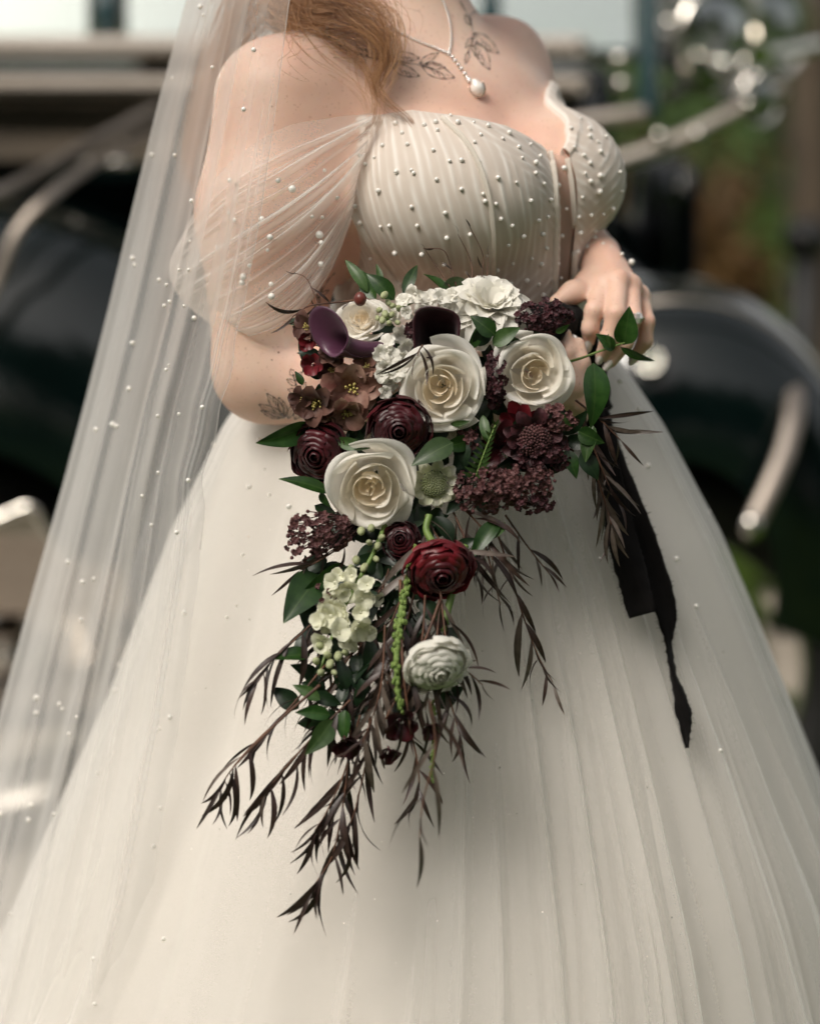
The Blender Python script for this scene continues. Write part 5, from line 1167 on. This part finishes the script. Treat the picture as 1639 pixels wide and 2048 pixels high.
cluster(822, 668, 14, 22, 24, 7.5, FILL_D, 'tiny plum florets left of the dark wine calla lily', 109, 0.012)
cluster(645, 1190, 20, 30, 14, 8.0, FILL_P, 'few plum florets beside the white delphinium', 110, 0.01)
cluster(940, 880, 24, 34, 24, 8.0, FILL_P, 'few plum florets beside the fern', 111, 0.012)

# ---- leaves
def leaf_mesh(name, wid, peak, bend, fold, m, nx=11, ny=5, twist=0.0, serr=0.0):
    t = np.linspace(0, 1, nx)[:, None]; s = np.linspace(-1, 1, ny)[None]
    hw = wid * np.sin(math.pi * t ** peak) ** 0.85 * (1 - 0.25 * t) + 0.004
    y = s * hw; z = bend * 4 * t * (1 - t) + fold * np.abs(s) * hw + 0 * y
    tw = twist * t; y2 = y * np.cos(tw) - 0 * z; z2 = z + y * np.sin(tw)
    me = make_mesh(name, np.stack([t + 0 * s, y2, z2], -1).reshape(-1, 3), gridF(nx, ny)); me.materials.append(m); return me
def leaf_at(me, a, b, roll=0.0, wscale=1.0, parent=None, name='leaf'):
    a, b = Vector(a), Vector(b); X = b - a; L = X.length; X.normalize()
    n = Vector(CAM) - a; n = (n - X * n.dot(X)).normalized(); n = Quaternion(X, roll) @ n; Y = n.cross(X)
    M = Matrix.Identity(4)
    for i in range(3): M[i][0], M[i][1], M[i][2], M[i][3] = X[i] * L, Y[i] * L * wscale, n[i] * L, a[i]
    return obj(name, me, None, parent or bouquet, M)
ov = [leaf_mesh('leaf', w, p, b, f, m, 12, 5, tw) for w, p, b, f, m, tw in ((0.23, 0.75, 0.07, 0.35, LG, 0.3), (0.21, 0.80, 0.10, 0.3, LG, -0.4), (0.26, 0.70, 0.06, 0.4, LG, 0.2))]
ov2 = [leaf_mesh('leaf', 0.24, 0.75, 0.08, 0.3, LG2, 12, 5, 0.3), leaf_mesh('leaf', 0.22, 0.8, 0.05, 0.35, LG2, 12, 5, -0.3)]
la = [leaf_mesh('leaf', 0.13, 0.85, 0.08, 0.3, LG, 12, 5, 0.3), leaf_mesh('leaf', 0.14, 0.9, 0.10, 0.3, LG2, 12, 5, -0.4)]
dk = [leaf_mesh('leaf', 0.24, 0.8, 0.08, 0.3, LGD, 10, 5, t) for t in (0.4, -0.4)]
# (base px, py) (tip px, py) mesh, width, roll, depth shift at base, at tip
for (bx, by, tx, ty, me, ws, roll, d0, d1) in (
    (735, 585, 690, 520, la[1], 1.1, 0.3, 0.02, 0.02), (752, 598, 722, 540, ov[0], 1.0, -0.4, 0.02, 0.03), (788, 600, 733, 548, ov[1], 1.25, 0.35, 0.012, 0.005), (808, 592, 834, 530, la[0], 1.35, -0.3, 0.015, 0.02),
    (760, 580, 752, 528, la[1], 1.0, 0.5, 0.03, 0.03), (885, 572, 935, 562, ov2[0], 1.5, 0.4, 0.02, 0.03), (890, 580, 845, 548, ov[0], 1.1, 0.9, 0.02, 0.02), (955, 555, 975, 572, ov2[1], 1.3, 0.2, 0.02, 0.02),
    (990, 670, 940, 632, ov[0], 1.45, 0.2, -0.012, -0.02), (985, 690, 1040, 655, ov2[0], 1.2, -0.3, -0.006, -0.014), (945, 690, 990, 640, dk[0], 1.2, 0.3, 0.0, 0.0), (935, 700, 962, 640, ov[1], 0.9, 0.6, 0.0, 0.0), (1040, 690, 1000, 668, ov[2], 1.2, -0.5, 0.0, -0.01),
    (618, 850, 511, 886, ov[2], 0.85, -0.5, 0.006, -0.01), (660, 985, 557, 958, la[0], 1.3, 0.6, 0.01, 0.0), (640, 985, 662, 1015, ov[0], 1.2, 0.5, 0.01, 0.01), (672, 880, 745, 895, ov2[1], 0.85, 0.3, -0.006, -0.016),
    (905, 885, 822, 932, ov2[0], 1.15, 0.25, -0.016, -0.024), (940, 880, 880, 895, ov[0], 1.2, -0.3, 0.0, -0.01), (925, 880, 930, 940, dk[0], 1.3, 0.2, 0.0, 0.0), (955, 870, 905, 945, dk[1], 1.3, 0.0, 0.01, 0.0),
    (900, 848, 940, 842, la[1], 1.2, 0.3, -0.01, -0.016), (965, 830, 978, 890, la[1], 1.3, 0.2, -0.008, -0.012),
    (1186, 726, 1180, 858, ov[1], 1.25, -0.45, -0.012, -0.006), (1155, 862, 1208, 886, ov[0], 1.5, 0.2, -0.002, -0.006), (1185, 850, 1170, 925, ov2[1], 1.1, 0.4, 0.0, 0.0),
    (1130, 900, 1152, 958, ov[1], 1.4, -0.3, 0.006, 0.006), (1160, 905, 1195, 960, dk[0], 1.3, -0.3, 0.006, 0.008), (1135, 860, 1120, 820, ov2[0], 1.1, 0.4, -0.004, -0.01), (1110, 665, 1138, 648, ov2[0], 1.0, 0.4, -0.006, -0.012),
    (640, 1150, 567, 1247, ov[2], 1.15, 0.2, 0.01, -0.006), (690, 1130, 598, 1190, ov[0], 1.0, -0.5, 0.012, 0.002), (650, 1110, 605, 1160, dk[0], 1.3, 0.3, 0.015, 0.012), (660, 1170, 605, 1200, ov2[1], 1.2, 0.6, 0.01, 0.0),
    (1000, 1040, 940, 1120, ov[1], 0.9, 0.4, 0.0, 0.0), (1010, 1045, 965, 1090, ov2[0], 0.9, 0.2, 0.0, 0.0), (620, 1310, 535, 1320, ov[0], 1.0, 0.6, 0.01, 0.0), (660, 1430, 590, 1425, ov[1], 1.1, 0.3, 0.0, -0.01), (665, 1440, 610, 1510, ov2[0], 1.1, -0.3, 0.0, -0.01), (690, 1420, 690, 1490, ov[2], 1.0, 0.4, 0.0, 0.0), (640, 1400, 585, 1370, ov2[1], 1.0, 0.3, 0.0, 0.0),
    (605, 770, 590, 742, ov[0], 1.2, 0.3, 0.01, 0.01), (668, 735, 690, 705, la[1], 1.0, 0.3, 0.0, -0.006), (835, 830, 790, 810, dk[0], 1.2, 0.2, 0.0, 0.0), (905, 590, 880, 560, ov2[0], 1.2, 0.3, 0.03, 0.03)):
    leaf_at(me, at(bx, by, d0), at(tx, ty, d1), roll, ws)
# sprig of soft green leaves reaching over the fingers
sp = wobj('green_sprig', *tube(spline([U(1128, 726, -0.20), U(1165, 715, -0.205), U(1205, 700, -0.205), U(1252, 684, -0.20)], 20), np.linspace(0.0014, 0.0009, 20), 6), STEMG, bouquet)
for (a, b, me, ws, rl) in (((1246, 690, -0.20), (1258, 612, -0.205), ov[2], 1.25, 0.1), ((1228, 698, -0.203), (1190, 668, -0.21), ov[0], 1.3, 0.3), ((1240, 694, -0.20), (1310, 722, -0.20), la[0], 1.15, 0.6), ((1212, 700, -0.203), (1216, 668, -0.21), ov2[1], 1.2, -0.2)):
    leaf_at(me, U(*a), U(*b), rl, ws, sp)
# fern frond
fr = wobj('fern_frond', *tube(spline([at(950, 955, -0.016), at(968, 905, -0.018), at(990, 850, -0.018)], 14), 0.0008, 5), STEMG, bouquet)
pin = leaf_mesh('pinna', 0.15, 0.7, 0.05, 0.2, LG2, 7, 3)
for i in range(11):
    t = i / 10; c = spline([np.array((950, 955)), np.array((968, 905)), np.array((990, 850))], 11)[i]
    for s in (-1, 1): leaf_at(pin, at(c[0], c[1], -0.017), at(c[0] + s * 27 * (1 - 0.75 * t), c[1] - 12, -0.022), 0.2 * s, 1.1, fr, 'pinna')
# deep-green leaves inside the bouquet, coloured very dark to stand in for shadowed gaps
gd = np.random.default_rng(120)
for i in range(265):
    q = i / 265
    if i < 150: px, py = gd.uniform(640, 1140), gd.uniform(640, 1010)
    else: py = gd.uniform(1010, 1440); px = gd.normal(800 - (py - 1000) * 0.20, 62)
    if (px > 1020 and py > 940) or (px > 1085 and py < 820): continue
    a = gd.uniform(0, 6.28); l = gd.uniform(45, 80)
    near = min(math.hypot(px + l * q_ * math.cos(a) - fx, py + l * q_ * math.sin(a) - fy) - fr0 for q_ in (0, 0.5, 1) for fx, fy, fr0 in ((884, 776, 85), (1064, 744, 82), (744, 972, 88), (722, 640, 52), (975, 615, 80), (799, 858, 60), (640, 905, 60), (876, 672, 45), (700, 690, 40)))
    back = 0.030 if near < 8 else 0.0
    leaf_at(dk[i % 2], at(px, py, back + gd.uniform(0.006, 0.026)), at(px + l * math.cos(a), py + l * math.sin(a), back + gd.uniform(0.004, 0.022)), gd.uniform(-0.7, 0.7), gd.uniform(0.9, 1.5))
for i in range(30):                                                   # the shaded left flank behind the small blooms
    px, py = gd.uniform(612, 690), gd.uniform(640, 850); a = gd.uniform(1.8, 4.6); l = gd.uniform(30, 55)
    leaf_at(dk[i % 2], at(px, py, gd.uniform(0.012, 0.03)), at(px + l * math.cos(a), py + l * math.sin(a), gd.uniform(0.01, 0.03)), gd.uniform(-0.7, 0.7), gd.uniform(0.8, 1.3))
# green stems and catkins
for pts, r, m in (([(858, 1030, -0.02), (852, 1060, -0.02), (868, 1090, -0.02)], 0.0032, STEMG), ([(930, 1090, 0.0), (905, 1180, 0.004), (885, 1262, 0.004)], 0.0034, STEMG), ([(985, 1045, 0.0), (945, 1110, 0.0)], 0.0022, STEMG),
                  ([(830, 1090, -0.012), (815, 1160, -0.014), (800, 1240, -0.016), (792, 1330, -0.016), (800, 1420, -0.018)], np.concatenate([np.linspace(0.002, 0.0052, 20), np.linspace(0.0052, 0.004, 20)]), AMARG),
                  ([(868, 1400, 0.0), (865, 1500, 0.0), (863, 1560, 0.0)], 0.0020, AMARG)):
    P = spline([at(*p) for p in pts], 40)
    if m is AMARG: P = P + rng.normal(size=P.shape) * 0.0006
    if m is AMARG:
        gk = np.random.default_rng(3); parts = [tube(P, np.asarray(r) * 0.55 if np.ndim(r) else r * 0.55, 6)]
        for i in range(170):
            k_ = gk.integers(0, 40); rr = (r[k_] if np.ndim(r) else r); V, F = sphere(rr * gk.uniform(0.28, 0.5), 5, 4); dv = gk.normal(size=3); dv /= np.linalg.norm(dv)
            parts.append((V * np.array((1, 1, 1.4)) + P[k_] + dv * rr * gk.uniform(0.4, 0.95), F))
        wobj('green_catkin', *join(parts), m, bouquet, True, kind='stuff'); continue
    wobj('green_catkin' if m is AMARG else 'flower_stem', *tube(P, r if np.ndim(r) else r * (1 + 0.0 * np.arange(40)), 8), m, bouquet)

# ---- black-brown willow-leaved branches
nar = [leaf_mesh('leaf', w, p, b, 0.25, m, 9, 3, t) for w, p, b, m, t in ((0.052, 0.95, 0.11, LDK, 0.4), (0.044, 1.0, -0.15, LDK, -0.6), (0.058, 0.9, 0.18, LDK, 0.8), (0.050, 0.95, 0.09, LDG, -0.4))]
def branch(pts, n, ln, label=None, droop=0.55, spread=0.6, seed=0, depth='b', lift=0.02, start=0.12, r=0.0011, grey=0.15, both=True, dy=0.0, name='foliage_branch'):
    g = np.random.default_rng(seed)
    P2 = spline(np.array(pts, float), 40)
    dep = lambda x, y: (yb(y) + dy if depth == 'b' else yskirt(x, y, lift))
    dd = np.array([dep(x, y) for x, y in P2]); dd = np.convolve(np.pad(dd, 4, mode='edge'), np.ones(9) / 9, 'valid')
    P = np.array([U(x, y, d) for (x, y), d in zip(P2, dd)])
    b = wobj(name, *tube(P, np.linspace(r, r * 0.45, 40), 5), TWIG, bouquet)
    if label: b['label'] = label
    n = max(2, int(n * (0.75 if pts[-1][1] > 1550 else 0.85)))
    for i in range(n):
        t = start + (1 - start) * (i + g.uniform(-0.2, 0.2)) / max(1, n - 1); t = min(max(t, 0), 1); k = min(39, int(t * 39))
        d = P2[min(39, k + 2)] - P2[max(0, k - 2)]; ang = math.atan2(d[1], d[0])
        s = (1 if i % 2 else -1) if both else 1
        a = ang + s * g.uniform(0.5, 1.15) * spread
        if i >= n - 1: a = ang
        v = np.array((math.cos(a), math.sin(a))); v = v * (1 - droop * 0.6) + np.array((0.0, 1.0)) * droop * 0.6; v /= np.linalg.norm(v)
        l = (1.0 if pts[-1][1] > 1550 else 1.15) * ln * g.uniform(0.7, 1.2) * (0.75 + 0.35 * math.sin(math.pi * min(t, 0.95)))
        q0 = P2[k]; q1 = q0 + v * l
        y0 = dd[k]; y1 = y0 - 0.012 * g.uniform(-0.4, 1.0)
        leaf_at(nar[3] if g.random() < grey else nar[int(g.integers(0, 3))], P[k], U(q1[0], q1[1], y1), g.uniform(-1.2, 1.2), g.uniform(0.8, 1.35), b)
    return b
branch([(650, 1330), (575, 1420), (500, 1495), (455, 1550), (440, 1580)], 24, 105, 'long reddish branch sweeping to the lower left with drooping dark leaves', 0.75, 0.7, 201)
branch([(700, 1400), (620, 1480), (550, 1560), (520, 1600)], 20, 115, None, 0.72, 0.6, 202)
branch([(720, 1430), (690, 1540), (655, 1620), (630, 1660)], 22, 110, None, 0.55, 0.65, 203)
branch([(700, 1460), (690, 1580), (668, 1700), (645, 1745), (625, 1775)], 24, 115, 'branch hanging lowest of all, its leaf tips over the skirt', 0.6, 0.6, 204)
branch([(740, 1400), (735, 1500), (715, 1600), (690, 1680)], 16, 105, None, 0.5, 0.7, 205)
branch([(790, 1380), (825, 1480), (838, 1560), (830, 1600)], 12, 90, None, 0.5, 0.7, 206)
branch([(860, 1400), (870, 1500), (846, 1600), (838, 1680)], 9, 125, 'sparse branch hanging in front of the skirt right of the lowest tip', 0.45, 0.7, 207, dy=-0.07, grey=0.7)
branch([(880, 1340), (905, 1420), (925, 1490)], 12, 80, None, 0.5, 0.6, 208)
branch([(870, 1300), (930, 1340), (965, 1370)], 8, 70, None, 0.3, 0.7, 209)
branch([(985, 1040), (1015, 1130), (1045, 1230), (1075, 1310), (1105, 1365)], 16, 85, 'thin branch trailing down the skirt right of the crimson bloom', 0.55, 0.65, 210, 's', 0.03)
branch([(960, 1050), (980, 1130), (1000, 1210)], 10, 80, None, 0.55, 0.6, 211, 's', 0.035)
branch([(1010, 1030), (1060, 1100), (1100, 1150)], 8, 65, None, 0.5, 0.6, 212, 's', 0.035)
branch([(690, 1180), (610, 1260), (545, 1320), (515, 1365)], 18, 95, None, 0.8, 0.6, 213)
branch([(1150, 800), (1200, 840), (1240, 880)], 14, 80, 'spray of pointed dark leaves sticking out below the left hand', 0.12, 0.85, 214, dy=0.06, grey=0.35)
branch([(1165, 840), (1200, 930), (1225, 990)], 14, 85, None, 0.3, 0.6, 215, dy=0.06, grey=0.4)
branch([(1175, 900), (1205, 990), (1222, 1050)], 14, 95, 'drooping greyish spray in front of the black ribbon', 0.5, 0.5, 216, dy=0.055, grey=0.7)
for i, (pts, n) in enumerate((([(780, 1130), (740, 1250), (680, 1380)], 22), ([(810, 1150), (790, 1280), (740, 1420)], 24), ([(850, 1190), (840, 1300), (800, 1430)], 22), ([(760, 1100), (690, 1200), (630, 1330)], 18), ([(860, 1050), (820, 1150), (780, 1250)], 16), ([(880, 1200), (870, 1300), (850, 1420)], 18), ([(900, 1010), (930, 1080), (950, 1150)], 12), ([(700, 1080), (640, 1120), (600, 1140)], 8), ([(770, 1250), (760, 1380), (720, 1500)], 20), ([(720, 1280), (660, 1380), (640, 1470)], 18), ([(830, 1180), (800, 1290), (770, 1380)], 20), ([(880, 1180), (890, 1270), (900, 1340)], 12), ([(760, 1180), (720, 1290), (700, 1400)], 20), ([(920, 1010), (965, 1060), (985, 1120)], 12), ([(850, 1030), (880, 1080), (930, 1110)], 10))):
    branch(pts, n, 95, None, 0.45, 0.7, 230 + i, dy=0.012 - 0.012 * (i % 3), grey=0.3)
branch([(715, 600), (660, 606), (618, 612), (585, 633)], 6, 60, None, 0.1, 0.8, 250, dy=0.01)
branch([(845, 690), (838, 700), (834, 712)], 6, 75, None, 0.55, 1.1, 251, dy=-0.035)
for i, pts in enumerate(([(912, 572), (900, 530), (885, 500), (846, 497)], [(945, 565), (940, 520), (915, 468)], [(962, 560), (965, 510), (938, 452)], [(900, 575), (880, 545), (850, 500)], [(972, 572), (974, 540), (975, 505)], [(640, 620), (615, 560), (588, 545)])):
    branch(pts, 3 if i != 1 else 2, 22, None, 0.1, 0.6, 260 + i, dy=0.02, r=0.0007, name='bare_twig')
for i, pts in enumerate(([(880, 1200), (845, 1290), (770, 1440)], [(800, 1160), (805, 1330), (822, 1470)], [(640, 1370), (560, 1440), (470, 1530)])):
    wobj('bare_twig', *tube(spline([at(x, y, -0.014) for x, y in pts], 24), np.linspace(0.0015, 0.0009, 24), 6), TWIG, bouquet)
hip = wobj('rose_hip', *(lambda s: (s[0] * np.array((1, 1, 1)) + at(720, 598, -0.012), s[1]))(sphere(0.0058, 12, 10, 1, 1, 1.15)), pmat('red_hip', (0.11, 0.022, 0.018, 1), 0.35, col2=(0.16, 0.04, 0.03, 1)), bouquet, True, label='round reddish brown hip at the upper left')

# ---- wrapped handle and black velvet ribbon
hd = spline([U(1085, 650, -0.180), U(1136, 650, -0.122), U(1164, 715, -0.106), U(1184, 820, -0.100)], 40)
tw = 0.0200 + 0.0012 * np.sin(np.arange(40) * 1.3)
wobj('wrapped_handle', *tube(hd, tw, 18), VELVET, bouquet)
def ribbon(path, widths, name, label, lift0=0.03):
    P2 = spline(np.array(path, float), 70); w = np.interp(np.linspace(0, 1, 70), np.linspace(0, 1, len(widths)), widths)
    d = np.gradient(P2, axis=0); d /= np.linalg.norm(d, axis=1)[:, None]; nn = np.stack([-d[:, 1], d[:, 0]], 1); V = []
    cen = np.array([yskirt(x, y, lift0) for x, y in P2]); cen = np.convolve(np.pad(cen, 6, mode='edge'), np.ones(13) / 13, 'valid')
    for i in range(70):
        for j, s in enumerate(np.linspace(-1, 1, 7)):
            fray = random.uniform(-1.6, 1.6) if j in (0, 6) else 0
            q = P2[i] + nn[i] * (s * w[i] / 2 + fray)
            V.append(U(q[0], q[1], cen[i] - 0.004 * math.cos(s * 2.2 + i * 0.12)))
    o = wobj(name, V, gridF(70, 7), VELVET, bouquet, True, label=label)
    so = o.modifiers.new('thickness', 'SOLIDIFY'); so.thickness = 0.0012
    fr_ = []                                                          # frayed threads along both edges
    V = np.array(V).reshape(70, 7, 3)
    for i in range(2, 69):
        for j, jn in ((0, 1), (6, 5)):
            for _ in range(2):
                a = V[i, j]; out = a - V[i, jn]; out /= np.linalg.norm(out) + 1e-9; e = a + out * random.uniform(0.001, 0.003) + np.array((random.gauss(0, 1), 0, random.gauss(0, 1))) * 0.0008
                fr_.append(tube([a - out * 0.0005, e], [0.00022, 0.00012], 3, False))
    wobj('frayed_edge', *join(fr_), VELVET, o, False, kind='stuff')
ribbon([(1180, 800), (1205, 900), (1228, 1010), (1255, 1120), (1284, 1230)], [40, 46, 54, 62, 56], 'ribbon_tail', 'broad black velvet ribbon tail cut off at mid skirt', 0.030)
ribbon([(1195, 820), (1222, 920), (1268, 1040), (1312, 1160), (1332, 1230), (1336, 1290), (1346, 1350), (1366, 1425), (1373, 1496)], [40, 52, 58, 50, 40, 14, 14, 34, 6], 'ribbon_tail', 'long twisted black velvet ribbon tail with frayed edges', 0.016)
